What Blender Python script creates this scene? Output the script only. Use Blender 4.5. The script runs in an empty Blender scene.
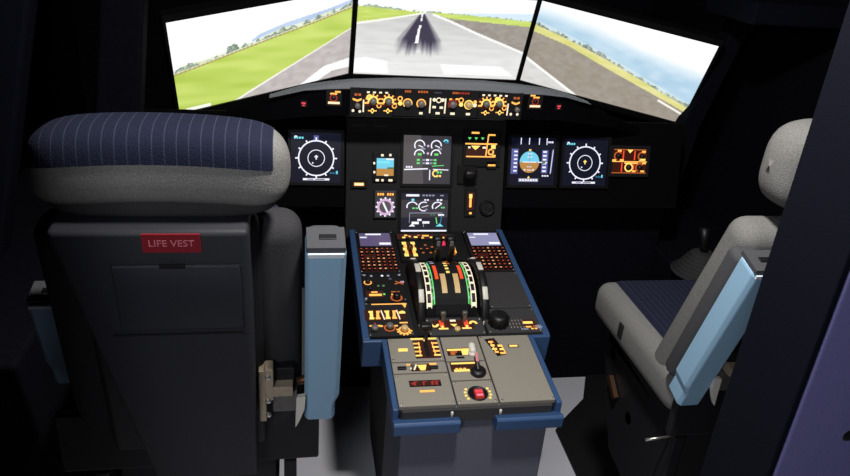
import bpy, bmesh, math, random
from mathutils import Vector, Matrix
random.seed(7)
SC = bpy.context.scene
COL = SC.collection
R = math.radians
sin, cos, pi = math.sin, math.cos, math.pi

# ------------------------------------------------------------------ materials
def lin(c):
    return tuple((v / 255 / 12.92) if v / 255 <= .04045 else ((v / 255 + .055) / 1.055) ** 2.4 for v in c)

MATS = {}
def pbr(name, rgb, rough=.6, metal=0., bump=0., scale=200., var=0., spec=.5):
    m = bpy.data.materials.new(name); m.use_nodes = True
    nt = m.node_tree; b = nt.nodes['Principled BSDF']
    c = lin(rgb) + (1,)
    b.inputs['Roughness'].default_value = rough
    b.inputs['Metallic'].default_value = metal
    b.inputs['Specular IOR Level'].default_value = spec
    tc = nt.nodes.new('ShaderNodeTexCoord')
    nz = nt.nodes.new('ShaderNodeTexNoise'); nz.inputs['Scale'].default_value = scale
    nz.inputs['Detail'].default_value = 3
    nt.links.new(tc.outputs['Object'], nz.inputs['Vector'])
    mp = nt.nodes.new('ShaderNodeMapRange')
    mp.inputs['From Min'].default_value = .3; mp.inputs['From Max'].default_value = .7
    mp.inputs['To Min'].default_value = 1 - var; mp.inputs['To Max'].default_value = 1 + var
    nt.links.new(nz.outputs['Fac'], mp.inputs['Value'])
    mx = nt.nodes.new('ShaderNodeVectorMath'); mx.operation = 'SCALE'
    mx.inputs[0].default_value = c[:3]
    nt.links.new(mp.outputs[0], mx.inputs['Scale'])
    nt.links.new(mx.outputs[0], b.inputs['Base Color'])
    if bump:
        bp = nt.nodes.new('ShaderNodeBump'); bp.inputs['Strength'].default_value = bump
        bp.inputs['Distance'].default_value = .002
        nt.links.new(nz.outputs['Fac'], bp.inputs['Height']); nt.links.new(bp.outputs[0], b.inputs['Normal'])
    MATS[name] = m
    return m

def glow(name, rgb, strength):
    m = bpy.data.materials.new(name); m.use_nodes = True
    nt = m.node_tree; b = nt.nodes['Principled BSDF']
    b.inputs['Base Color'].default_value = (.01, .01, .01, 1)
    b.inputs['Emission Color'].default_value = lin(rgb) + (1,)
    b.inputs['Emission Strength'].default_value = strength
    b.inputs['Roughness'].default_value = .4
    MATS[name] = m
    return m

def fabric(name, rgb, stripe=None, pitch=.0158, width=.10):
    """woven cloth; with a stripe colour it carries thin lengthwise pinstripes along local x"""
    m = pbr(name, rgb, .9, 0, .5, 420., .22, .2)
    nt = m.node_tree; b = nt.nodes['Principled BSDF']
    if stripe:
        tc = nt.nodes.new('ShaderNodeTexCoord'); sx = nt.nodes.new('ShaderNodeSeparateXYZ')
        nt.links.new(tc.outputs['Object'], sx.inputs[0])
        d = nt.nodes.new('ShaderNodeMath'); d.operation = 'DIVIDE'; d.inputs[1].default_value = pitch
        nt.links.new(sx.outputs['X'], d.inputs[0])
        fr = nt.nodes.new('ShaderNodeMath'); fr.operation = 'FRACT'; nt.links.new(d.outputs[0], fr.inputs[0])
        lt = nt.nodes.new('ShaderNodeMath'); lt.operation = 'LESS_THAN'; lt.inputs[1].default_value = width
        nt.links.new(fr.outputs[0], lt.inputs[0])
        mix = nt.nodes.new('ShaderNodeMix'); mix.data_type = 'RGBA'
        old = b.inputs['Base Color'].links[0].from_socket
        nt.links.new(lt.outputs[0], mix.inputs['Factor'])
        nt.links.new(old, mix.inputs['A']); mix.inputs['B'].default_value = lin(stripe) + (1,)
        nt.links.new(mix.outputs['Result'], b.inputs['Base Color'])
    return m

pbr('wall_black', (18, 19, 26), .9, 0, .2, 60, .15, .03)
pbr('post_dark', (13, 15, 26), .8, 0, .15, 300, .08, .1)
pbr('partition_purple', (116, 112, 164), .7, 0, .25, 420, .08, .3)
pbr('carpet', (214, 214, 224), .95, 0, .5, 380, .10, .1)
pbr('panel_black', (36, 35, 38), .75, 0, .1, 300, .08, .3)
pbr('panel_dark', (22, 22, 25), .75, 0, .1, 300, .08, .3)
pbr('panel_wing', (11, 11, 14), .9, 0, .1, 300, .08, .04)
pbr('instrument_black', (17, 17, 20), .5, 0, .05, 300, .05, .3)
pbr('glare_cloth', (13, 13, 16), .9, 0, .3, 350, .1, .0)
pbr('glare_lip', (122, 126, 132), .6, 0, .15, 350, .06, .4)
pbr('pedestal_grey', (146, 140, 130), .65, 0, .12, 250, .05, .4)
pbr('pedestal_deck', (60, 59, 61), .7, 0, .12, 250, .06, .3)
pbr('pedestal_back', (100, 102, 116), .7, 0, .15, 260, .06, .3)
pbr('trim_blue', (54, 84, 128), .5, 0, .05, 200, .04, .4)
pbr('armrest_blue', (150, 188, 216), .6, 0, .12, 500, .03, .3)
pbr('armrest_highlight', (220, 230, 238), .5, 0, .05, 300, .03, .4)
pbr('armrest_pad', (72, 72, 76), .85, 0, .3, 380, .1, .2)
pbr('shell_plastic', (30, 31, 38), .62, 0, .15, 420, .06, .4)
pbr('shell_pouch', (29, 31, 39), .6, 0, .12, 420, .06, .4)
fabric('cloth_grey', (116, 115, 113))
fabric('cloth_shade', (52, 51, 54))  # dark grey cloth, darkened to put seat shade into its colour
fabric('cloth_navy', (25, 29, 48), (48, 52, 70))
pbr('label_red', (128, 14, 30), .5, 0, .03, 300, .03)
pbr('label_text', (205, 120, 132), .5)
pbr('bracket_beige', (176, 160, 138), .45, .3, .1, 120, .08)
pbr('bracket_grey', (110, 106, 104), .45, .5, .1, 120, .08)
pbr('steel', (200, 196, 190), .3, .9, .02, 100, .03)
pbr('brass', (84, 58, 40), .4, .6, .1, 150, .1)
pbr('base_dark', (24, 24, 28), .6, .2, .1, 150, .1)
pbr('knob_black', (18, 18, 20), .45, 0, .05, 300, .05)
pbr('knob_grey', (120, 116, 112), .4, 0, .05, 300, .05)
pbr('white_paint', (225, 220, 210), .45, 0, .02, 300, .02)
pbr('wheel_black', (16, 16, 18), .5, 0, .05, 200, .05)
pbr('metal_tan', (226, 192, 134), .4, .0, .05, 300, .06)
pbr('rubber', (48, 46, 50), .8, 0, .1, 200, .1)
pbr('bezel', (10, 10, 14), .45, 0, .03, 200, .05)
glow('amber', (255, 178, 84), 1.5)
glow('amber_dim', (214, 110, 50), .8)
glow('amber_deep', (120, 34, 10), .22)  # mostly patches that paint the bloom around lit legends
glow('orange_red', (255, 84, 40), 1.0)
glow('red_glow', (255, 70, 84), 1.1)
glow('red_dim', (200, 60, 50), .6)
glow('yellow', (255, 214, 110), 1.4)
glow('white_glow', (240, 240, 255), 1.15)
glow('white_warm', (255, 236, 205), 1.2)
glow('white_dim', (170, 175, 200), .7)
glow('purple_dim', (110, 96, 130), .5)
glow('green_glow', (110, 235, 120), 1.0)
glow('green_dim', (110, 150, 110), .6)
glow('cyan_glow', (120, 225, 240), 1.1)
glow('cyan_dim', (60, 150, 190), .6)
glow('pink_glow', (230, 190, 230), .9)
glow('sky_blue', (120, 212, 240), 1.0)
glow('earth', (196, 142, 72), .95)
glow('tape_blue', (110, 116, 190), .7)
glow('lcd_navy', (9, 12, 36), .8)
glow('lcd_grey', (62, 58, 66), .9)
glow('lcd_grey_light', (92, 86, 88), .9)
glow('lcd_dark', (30, 31, 46), .9)
glow('mcdu_violet', (92, 80, 118), 1.0)
glow('mcdu_pale', (146, 146, 184), 1.0)
glow('key_glow', (214, 84, 44), .8)
glow('key_bright', (255, 178, 120), 1.0)
glow('lamp_red', (220, 40, 90), 1.2)

# ------------------------------------------------------------------ mesh builder
class MB:
    def __init__(self, off=(0, 0, 0)):
        self.v = []; self.f = []; self.m = []; self.s = []; self.off = Vector(off)
    def add(self, verts, faces, m='panel_black', smooth=False):
        b = len(self.v)
        self.v += [tuple(Vector(p) - self.off) for p in verts]
        for f in faces:
            self.f.append([b + i for i in f]); self.m.append(m); self.s.append(smooth)
        return self
    def box(self, c, s, m='panel_black', rot=None):
        x, y, z = s[0] / 2, s[1] / 2, s[2] / 2
        P = [Vector(p) for p in ((-x, -y, -z), (x, -y, -z), (x, y, -z), (-x, y, -z), (-x, -y, z), (x, -y, z), (x, y, z), (-x, y, z))]
        if rot is not None: P = [rot @ p for p in P]
        c = Vector(c)
        return self.add([p + c for p in P], [(3, 2, 1, 0), (4, 5, 6, 7), (0, 1, 5, 4), (1, 2, 6, 5), (2, 3, 7, 6), (3, 0, 4, 7)], m)
    def rbox(self, c, s, r, m='panel_black', seg=5, rot=None, deform=None):
        bm = bmesh.new(); bmesh.ops.create_cube(bm, size=1)
        for v in bm.verts: v.co = Vector((v.co.x * s[0], v.co.y * s[1], v.co.z * s[2]))
        bmesh.ops.bevel(bm, geom=bm.edges[:], offset=r, segments=seg, profile=.5, affect='EDGES')
        bm.verts.index_update()
        P = [v.co.copy() for v in bm.verts]
        if deform: P = [Vector(deform(p)) for p in P]
        if rot is not None: P = [rot @ p for p in P]
        c = Vector(c)
        self.add([p + c for p in P], [[v.index for v in f.verts] for f in bm.faces], m, True)
        bm.free(); return self
    def prism(self, poly, axis, a, b, m='panel_black'):
        """polygon extruded along an axis from a to b; poly gives the other two coordinates in x,y,z order"""
        def pt(p, w):
            return {'x': (w, p[0], p[1]), 'y': (p[0], w, p[1]), 'z': (p[0], p[1], w)}[axis]
        n = len(poly)
        V = [pt(p, a) for p in poly] + [pt(p, b) for p in poly]
        return self.add(V, [list(range(n))[::-1], list(range(n, 2 * n))] + [(i, (i + 1) % n, n + (i + 1) % n, n + i) for i in range(n)], m)
    def lathe(self, prof, c=(0, 0, 0), axis='z', n=24, m='panel_black', smooth=True):
        V = []; F = []
        for r, h in prof:
            for i in range(n):
                a = 2 * pi * i / n
                p = {'z': (r * cos(a), r * sin(a), h), 'x': (h, r * cos(a), r * sin(a)), 'y': (r * cos(a), h, r * sin(a))}[axis]
                V.append(Vector(p) + Vector(c))
        k = len(prof)
        for j in range(k - 1):
            for i in range(n):
                F.append((j * n + i, j * n + (i + 1) % n, (j + 1) * n + (i + 1) % n, (j + 1) * n + i))
        F.append(list(range(n))[::-1]); F.append([(k - 1) * n + i for i in range(n)])
        return self.add(V, F, m, smooth)
    def tube(self, pts, r, m='steel', n=10):
        pts = [Vector(p) for p in pts]; V = []; F = []
        for i, p in enumerate(pts):
            d = (pts[min(i + 1, len(pts) - 1)] - pts[max(i - 1, 0)]).normalized()
            u = d.orthogonal().normalized() if i == 0 else (u - d * u.dot(d)).normalized()
            w = d.cross(u)
            for k in range(n):
                a = 2 * pi * k / n; V.append(p + (u * cos(a) + w * sin(a)) * (r[i] if isinstance(r, (list, tuple)) else r))
        for i in range(len(pts) - 1):
            for k in range(n):
                F.append((i * n + k, i * n + (k + 1) % n, (i + 1) * n + (k + 1) % n, (i + 1) * n + k))
        F.append(list(range(n))[::-1]); F.append([(len(pts) - 1) * n + k for k in range(n)])
        return self.add(V, F, m, True)
    # flat printed / lit marks on a face (local x right, y up, z out)
    def rect(self, x, y, w, h, m, z=.0006):
        return self.add([(x - w / 2, y - h / 2, z), (x + w / 2, y - h / 2, z), (x + w / 2, y + h / 2, z), (x - w / 2, y + h / 2, z)], [(0, 1, 2, 3)], m)
    def poly(self, pts, m, z=.0006):
        return self.add([(p[0], p[1], z) for p in pts], [list(range(len(pts)))], m)
    def line(self, x0, y0, x1, y1, w, m, z=.0006):
        d = Vector((x1 - x0, y1 - y0)); L = d.length or 1; n = Vector((-d.y, d.x)) / L * w / 2
        return self.add([(x0 - n.x, y0 - n.y, z), (x1 - n.x, y1 - n.y, z), (x1 + n.x, y1 + n.y, z), (x0 + n.x, y0 + n.y, z)], [(0, 1, 2, 3)], m)
    def ring(self, x, y, r, w, m, a0=0, a1=360, z=.0006, n=28):
        full = abs(a1 - a0) >= 360; k = max(6, int(n * abs(a1 - a0) / 360)); V = []
        for i in range(k + 1):
            a = R(a0 + (a1 - a0) * i / k)
            V += [(x + (r - w / 2) * cos(a), y + (r - w / 2) * sin(a), z), (x + (r + w / 2) * cos(a), y + (r + w / 2) * sin(a), z)]
        return self.add(V, [(2 * i, 2 * i + 1, 2 * i + 3, 2 * i + 2) for i in range(k)], m)
    def disc(self, x, y, r, m, z=.0006, n=16):
        return self.poly([(x + r * cos(2 * pi * i / n), y + r * sin(2 * pi * i / n)) for i in range(n)], m, z)
    def dashes(self, x, y, w, h, m, n=4, z=.0006, fill=.7):
        """a row of unreadable little marks"""
        for i in range(n): self.rect(x - w / 2 + w * (i + .5) / n, y, w / n * fill, h, m, z)
        return self
    def build(self, name, mat=None, parent=None, bevel=0., seg=2):
        me = bpy.data.meshes.new(name)
        me.from_pydata(self.v, [], self.f)
        names = []
        for i, mm in enumerate(self.m):
            mm = mat or mm
            if mm not in names: names.append(mm)
            me.polygons[i].material_index = names.index(mm)
            me.polygons[i].use_smooth = self.s[i]
        for nme in names: me.materials.append(MATS[nme])
        me.update()
        o = bpy.data.objects.new(name, me); COL.objects.link(o)
        if parent is not None: o.parent = parent
        if bevel:
            b = o.modifiers.new('bevel', 'BEVEL'); b.width = bevel; b.segments = seg; b.limit_method = 'ANGLE'; b.angle_limit = R(40)
        return o

def tag(o, label=None, cat=None, group=None, kind=None):
    if label: o['label'] = label
    if cat: o['category'] = cat
    if group: o['group'] = group
    if kind: o['kind'] = kind
    return o
def thing(name, label, cat, loc=(0, 0, 0), group=None, mat=None):
    o = bpy.data.objects.new(name, None); COL.objects.link(o); o.empty_display_size = .02
    if mat is not None: o.matrix_basis = mat
    else: o.location = loc
    return tag(o, label, cat, group)
def struct(name, mb, mat=None, bevel=0):
    return tag(mb.build(name, mat, None, bevel), kind='structure')
def text_mesh(s, size, m, name, parent, loc, rot=None):
    cu = bpy.data.curves.new(name, 'FONT'); cu.body = s; cu.size = size; cu.align_x = 'CENTER'; cu.align_y = 'CENTER'
    cu.extrude = .0003
    t = bpy.data.objects.new('tmp', cu); COL.objects.link(t)
    dg = bpy.context.evaluated_depsgraph_get()
    me = bpy.data.meshes.new_from_object(t.evaluated_get(dg)); bpy.data.objects.remove(t)
    me.materials.clear(); me.materials.append(MATS[m])
    o = bpy.data.objects.new(name, me); COL.objects.link(o); o.parent = parent
    o.matrix_basis = Matrix.Translation(loc) @ (rot.to_4x4() if rot else Matrix())
    return o

class Face:
    """a flat mounting face: origin and right / up / out directions"""
    def __init__(self, o, x, y, z): self.o, self.x, self.y, self.z = map(Vector, (o, x, y, z))
    def at(self, a, b, h=0): return self.o + self.x * a + self.y * b + self.z * h
    def thing(self, name, label, cat, a, b, group=None, h=0):
        M = Matrix((self.x, self.y, self.z)).transposed().to_4x4(); M.translation = self.at(a, b, h)
        return thing(name, label, cat, group=group, mat=M)
def on(a, b): return MB((a, b, 0))

TAU = R(14.26)
PANEL = Face((0, 0, .98), (1, 0, 0), (0, sin(TAU), cos(TAU)), (0, -cos(TAU), sin(TAU)))
S1, S2 = R(7.3), R(6.5)
FWD = Face((0, -.119, .7635), (1, 0, 0), (0, cos(S1), sin(S1)), (0, -sin(S1), cos(S1)))
AFT = Face((0, -.6213, .6992), (1, 0, 0), (0, cos(S2), sin(S2)), (0, -sin(S2), cos(S2)))
FCU = Face((0, -.12, 0), (1, 0, 0), (0, 0, 1), (0, -1, 0))

# ------------------------------------------------------------------ setting
struct('floor', MB().box((0, -.55, -.05), (3.1, 4.3, .1)), 'carpet')
struct('ceiling', MB().box((0, -.55, 2.35), (3.1, 4.3, .1)), 'wall_black')
struct('wall_left', MB().box((-1.5, -.55, 1.15), (.1, 4.3, 2.3)), 'wall_black')
struct('wall_right', MB().box((1.5, -.55, 1.15), (.1, 4.3, 2.3)), 'wall_black')
struct('wall_front', MB().box((0, 1.55, 1.15), (3.1, .1, 2.3)), 'wall_black')
struct('wall_back', MB().box((0, -2.65, 1.15), (3.1, .1, 2.3)), 'wall_black')
# partition right of the doorway: a dark jamb and a violet rear face
w = MB().box((.8225, -1.4625, 1.15), (1.245, .125, 2.3), 'post_dark')
w.box((.826, -1.527, 1.15), (1.238, .006, 2.3), 'partition_purple')
w.lathe([(.011, 0), (.011, .012), (.006, .014)], (.297, -1.5305, 1.131), 'y', 16, 'knob_black')
w.v = [tuple(p) for p in w.v]
struct('wall_rear', w, None, .004)
struct('wall_shade_left', MB().box((-1.105, -1.5625, 1.15), (.72, .125, 2.3)), 'post_dark', .004)  # unseen partition, added to shade the left seat from the cabin light
# window posts and frames, dark
b = MB()
b.prism([(-1.24, .62), (-1.02, 1.49), (-.985, 1.55), (-1.45, 1.55), (-1.45, .62)], 'y', -.34, -.26)
struct('trim_1', b, 'post_dark', .01)
b = MB(); b.prism([(-1.03, .79), (-.88, 1.75), (-.85, 2.3), (-.72, 2.3), (-.78, 1.75), (-.90, .79)], 'y', -.12, -.04)
struct('trim_2', b, 'wall_black', .01)
b = MB(); b.prism([(.96, .58), (1.02, 1.08), (1.15, 1.50), (1.21, 1.50), (1.09, 1.06), (1.04, .58)], 'y', .22, .30)
struct('trim_3', b, 'wall_black', .006)
b = MB(); b.box((1.25, .12, 1.50), (.46, .30, .07))
struct('trim_4', b, 'post_dark', .008)

# ------------------------------------------------------------------ outside-view screens
SY, SZ, SW, LEAN, SXC = .5, 1.145, .637, .394, .108
SH = SW * .537
UPV = Vector((0, -sin(LEAN), cos(LEAN))); NV = Vector((0, -cos(LEAN), -sin(LEAN)))
TL_, TR_ = .432, .389
DL = Vector((-1, 0, 0)) * cos(TL_) + NV * sin(TL_); DR = Vector((1, 0, 0)) * cos(TR_) + NV * sin(TR_)
BL = Vector((SXC - SW / 2, SY, SZ)); BR = Vector((SXC + SW / 2, SY, SZ)); GAP = Vector((.019, 0, 0))
def lerp(pl, x):
    if x <= pl[0][0]:
        (a, b), (c, d) = pl[0], pl[1]
    elif x >= pl[-1][0]:
        (a, b), (c, d) = pl[-2], pl[-1]
    else:
        for i in range(len(pl) - 1):
            if pl[i][0] <= x <= pl[i + 1][0]: (a, b), (c, d) = pl[i], pl[i + 1]; break
    return b + (d - b) * (x - a) / (c - a)
def hsh(i, k=0):
    x = sin(i * 12.9898 + k * 78.233) * 43758.5453
    return x - math.floor(x)
def noise1(x, k=0):
    i = math.floor(x); f = x - i; f = f * f * (3 - 2 * f)
    return hsh(i, k) * (1 - f) + hsh(i + 1, k) * f
def noise2(x, y, k=0):
    i, j = math.floor(x), math.floor(y); f, g = x - i, y - j
    f = f * f * (3 - 2 * f); g = g * g * (3 - 2 * g)
    h = lambda a, b: hsh(a + b * 57, k)
    return (h(i, j) * (1 - f) + h(i + 1, j) * f) * (1 - g) + (h(i, j + 1) * (1 - f) + h(i + 1, j + 1) * f) * g
def inpoly(x, y, P):
    c = False; n = len(P)
    for i in range(n):
        (a, b), (d, e) = P[i], P[i - 1]
        if (b > y) != (e > y) and x < (d - a) * (y - b) / (e - b) + a: c = not c
    return c
def mix(a, b, t):
    t = max(0, min(1, t)); return tuple(p + (q - p) * t for p, q in zip(a, b))
WHITE = (255, 255, 255); SKY = (252, 254, 255)
GRASS = (184, 206, 92); GRASS2 = (206, 224, 120); RUN = (206, 205, 204); TAR = (146, 138, 128)
def trees(s, t, base, k, col, amp=.055, freq=70):
    h = amp * max(0, noise1(s * freq, k) * .8 + noise1(s * freq * .31, k + 3) * .7 - .45)
    if base <= t < base + h:
        return mix(col, (214, 226, 204), .75 * noise2(s * 130, t * 80, k) + .15)
    return None
def col_left(s, t):
    base = lerp([(0, .428), (.126, .468), (.534, .611), (.756, .681), (.98, .764)], s)
    ln = lerp([(.296, -.007), (.387, .068), (.988, .528)], s)
    if t > base:
        c = SKY
        hill = lerp([(.40, .60), (.464, .668), (.621, .736), (.852, .792), (.983, .843)], s)
        if s > .42 and t < hill: c = mix((150, 178, 222), SKY, .25 + .3 * noise1(s * 9))
        if t < base + .028 + .03 * noise1(s * 12, 8): c = mix((214, 226, 186), (236, 240, 226), noise1(s * 40, 6))
        tr = trees(s, t, base + .006, 1, (74, 92, 78), .085, 62)
        return tr or c
    if t > base - .018: return (168, 150, 96) if t < base - .006 else (206, 200, 150)
    if t > ln:
        if s < .17 and t < .03 + .02 * s: return (246, 250, 236)
        g = mix((176, 200, 84), GRASS2, noise2(s * 7 + t * 3, (t - base + .6 * s) * 16, 2))
        return g
    wd = .012 + .02 * (1 - s)
    if t > ln - wd: return (244, 240, 232)
    if inpoly(s, t, [(.679, -.011), (.84, .159), (1.02, .195), (1.02, .085), (.887, .078), (.78, -.021)]): return (250, 248, 248)
    return mix((182, 174, 172), (200, 194, 192), noise2(s * 30, t * 30, 4))
def col_centre(s, t):
    hz = lerp([(-.01, .781), (.178, .764), (.358, .748), (.42, .752), (.692, .737), (.998, .707)], s)
    if t > hz:
        c = SKY
        if s > .55 and t < hz + .09 * (s - .5) * 2: c = (214, 232, 248)
        return trees(s, t, hz, 11, (120, 140, 110), .04 if s < .36 else .025, 80) or c
    le = lerp([(-.004, .603), (.183, .672), (.342, .738), (.38, .752)], s)
    lr = lerp([(.403, .752), (.518, .68), (.692, .552), (.991, .351)], s)
    gr = lerp([(.40, .752), (.516, .695), (.758, .671), (.991, .649)], s)
    if s < .40 and t > le: return mix(GRASS, GRASS2, noise2(s * 20, t * 60, 3))
    if s < .38 and t > le - .018 - .02 * (.36 - s): return (246, 246, 236)
    if s > .40 and t > gr: return mix(GRASS, GRASS2, noise2(s * 20, t * 60, 3) + .2)
    if s > .42 and t > lr + .004: return mix((150, 142, 134), (166, 160, 152), noise2(s * 40, t * 40, 5))
    if s > .42 and t > lr - .022: return (250, 248, 246)
    if inpoly(s, t, [(-.1, .15), (-.007, .176), (.062, .206), (.19, .172), (.206, .022), (-.1, .017)]): return (252, 252, 252)
    if inpoly(s, t, [(.51, .16), (.887, .155), (.971, .046), (.545, .037)]): return (252, 252, 252)
    base = mix((236, 236, 234), (196, 196, 194), noise2(s * 12, t * 40, 6) * .35 + max(0, t - .12) * 1.1)
    # dashed centre line
    u = (.746 - t)
    xc = .366 - u * .012 / .345 - .003
    for a, b in ((.745, .70), (.688, .648), (.606, .398)):
        if b <= t <= a and abs(s - xc) < .0028 + .022 * u: return (255, 255, 255)
    # dark rubber marks fanning out from the far end
    if t < .742:
        d = (s - (.362 + .015 * u)) / max(.004, .40 * min(u, .30) + .010 + .12 * max(0, u - .30))
        st = noise1(d * 6 + 3, 21) * .6 + noise1(d * 17, 23) * .4
        fade = 1 - max(0, min(1, (u - .24 - .15 * st) / .16))
        side = 1 - max(0, min(1, (abs(d) - .58 + .2 * (st - .5)) / .5))
        side = side * side * (3 - 2 * side)
        return mix(base, (62, 56, 76), .97 * fade * side)
    return base
def col_right(s, t):
    gt = lerp([(.007, .679), (.189, .62), (.48, .487), (.797, .307), (.995, .2)], s)
    gb = lerp([(-.013, .61), (.219, .542), (.478, .401), (.812, .233), (.956, .159)], s)
    if t > gt:
        hill = lerp([(-.016, .837), (.354, .752), (.632, .641), (.988, .558)], s)
        c = mix((172, 204, 226), (196, 220, 236), noise2(s * 16, t * 18, 9))
        c = mix(c, SKY, (t - hill) / .16 + .42)
        if t < gt + .05: c = mix(c, (226, 236, 226), .5)
        return trees(s, t, gt, 31, (82, 92, 96), .060, 66) or c
    if t > gb: return mix((212, 210, 122), (232, 226, 160), noise2(s * 14, t * 30, 7))
    l1 = lerp([(.037, .253), (.302, .029)], s)
    if t < l1 - .012: return mix((206, 203, 200), (222, 220, 218), noise2(s * 20, t * 20, 8))
    if t < l1 + .016: return (250, 250, 248)
    if s > .82 and abs(t - lerp([(.82, .198), (.993, .101)], s)) < .012: return (248, 244, 232)
    return mix((150, 140, 128), (168, 160, 150), noise2(s * 34, t * 34, 10) * .8)
def screen_mat():
    m = bpy.data.materials.new('screen_picture'); m.use_nodes = True
    nt = m.node_tree; b = nt.nodes['Principled BSDF']; b.inputs['Base Color'].default_value = (.01, .01, .01, 1)
    a = nt.nodes.new('ShaderNodeVertexColor'); a.layer_name = 'picture'
    nt.links.new(a.outputs['Color'], b.inputs['Emission Color']); b.inputs['Emission Strength'].default_value = 1.08
    MATS['screen_picture'] = m
screen_mat()
def make_screen(label, o, d, fn):
    n = d.cross(UPV).normalized()       # out of the picture, towards the seats
    f = Face(o, d, UPV, n)
    t = f.thing('monitor', label, 'screen', SW / 2, 0, 'outside view screens above the glareshield')
    nx, ny = 220, 124; V = []; C = []
    for j in range(ny + 1):
        for i in range(nx + 1):
            V.append((-SW / 2 + SW * i / nx, SH * j / ny, 0)); C.append(lin(fn(i / nx, j / ny * .537 / .5625)))
    mb = MB(); mb.add(V, [(j * (nx + 1) + i, j * (nx + 1) + i + 1, (j + 1) * (nx + 1) + i + 1, (j + 1) * (nx + 1) + i) for j in range(ny) for i in range(nx)], 'screen_picture')
    o2 = mb.build('screen', None, t)
    at = o2.data.color_attributes.new('picture', 'FLOAT_COLOR', 'POINT')
    at.data.foreach_set('color', [x for c in C for x in (c[0], c[1], c[2], 1)])
    fr = MB(); e = .0092
    for cx, cy, sx, sy in ((0, -.012, SW + 2 * e, .024), (0, SH + .012, SW + 2 * e, .024), (-SW / 2 - e / 2, SH / 2, e, SH), (SW / 2 + e / 2, SH / 2, e, SH)):
        fr.box((cx, cy, -.006), (sx, sy, .022))
    fr.build('bezel', 'bezel', t)
    MB().box((0, SH / 2, -.022), (SW + 2 * e - .004, SH + .04, .03)).build('back_cover', 'bezel', t)
    inv = t.matrix_basis.inverted(); p = t.matrix_basis @ Vector((0, .03, -.050)); st = MB()
    st.box((p.x, p.y, p.z / 2), (.05, .03, p.z)); st.box((p.x, p.y, .01), (.22, .18, .02)); st.v = [tuple(inv @ Vector(v)) for v in st.v]; st.build('stand', 'bezel', t)
    return t
make_screen('left monitor angled inward, showing green grass, a treeline and runway edge', BL - GAP + DL * SW, -DL, col_left)
make_screen('middle monitor looking straight down the runway with black tyre marks', BL, Vector((1, 0, 0)), col_centre)
make_screen('right monitor angled inward, showing grey tarmac and pale blue hills', BR + GAP, DR, col_right)

# ------------------------------------------------------------------ glareshield and its controls
t = thing('glareshield', 'dark curved glareshield with pale grey lip under the three monitors', 'glareshield', (0, -.1, 1.15))
prof = [(-1.0, .15, 1.015, .97), (-.80, .06, 1.085, 1.03), (-.62, -.03, 1.160, 1.085), (-.50, -.075, 1.208, 1.12), (-.40, -.10, 1.240, 1.14), (-.33, -.115, 1.256, 1.15), (-.26, -.118, 1.266, 1.153), (-.13, -.118, 1.274, 1.156),
        (0, -.118, 1.276, 1.158), (.13, -.118, 1.276, 1.16), (.24, -.118, 1.270, 1.16), (.32, -.115, 1.262, 1.16), (.40, -.10, 1.247, 1.15), (.50, -.075, 1.220, 1.135), (.62, -.03, 1.180, 1.11), (.80, .06, 1.115, 1.05), (1.0, .15, 1.04, .99)]
prof = [(x, y, zt - (.009 if abs(x) < .45 else .016), zb) for x, y, zt, zb in prof]
def sweep(sections, m):
    n = len(sections[0]); V = [p for s in sections for p in s]
    F = [(a * n + i, (a + 1) * n + i, (a + 1) * n + (i + 1) % n, a * n + (i + 1) % n) for a in range(len(sections) - 1) for i in range(n)]
    F += [list(range(n)), [(len(sections) - 1) * n + i for i in range(n)][::-1]]
    mb = MB((0, -.1, 1.15)); mb.add(V, F, m); return mb
sec = [[(x, y + .004, zb), (x, y + .004, zt - .022), (x, y + .20, zt - .04), (x, y + .20, zt - .075), (x, y + .07, zb + .01), (x, y + .055, zb)] for x, y, zt, zb in prof]
sweep(sec, 'glare_cloth').build('glareshield_body', None, t)
lip = [[(x, y + .003, zt - .030 * k), (x, y - .004, zt - .024 * k), (x, y - .002, zt - .010 * k), (x, y + .008, zt - .002), (x, y + .03, zt), (x, y + .04, zt - .012), (x, y + .006, zt - .032 * k)]
       for x, y, zt, zb in prof for k in (max(.12, 1 - max(0, abs(x) - .22) * 3.2),) if abs(x) < .55]
l = sweep(lip, 'glare_lip').build('padded_lip', None, t); tag(l, 'pale grey padded lip along the front edge')

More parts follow.
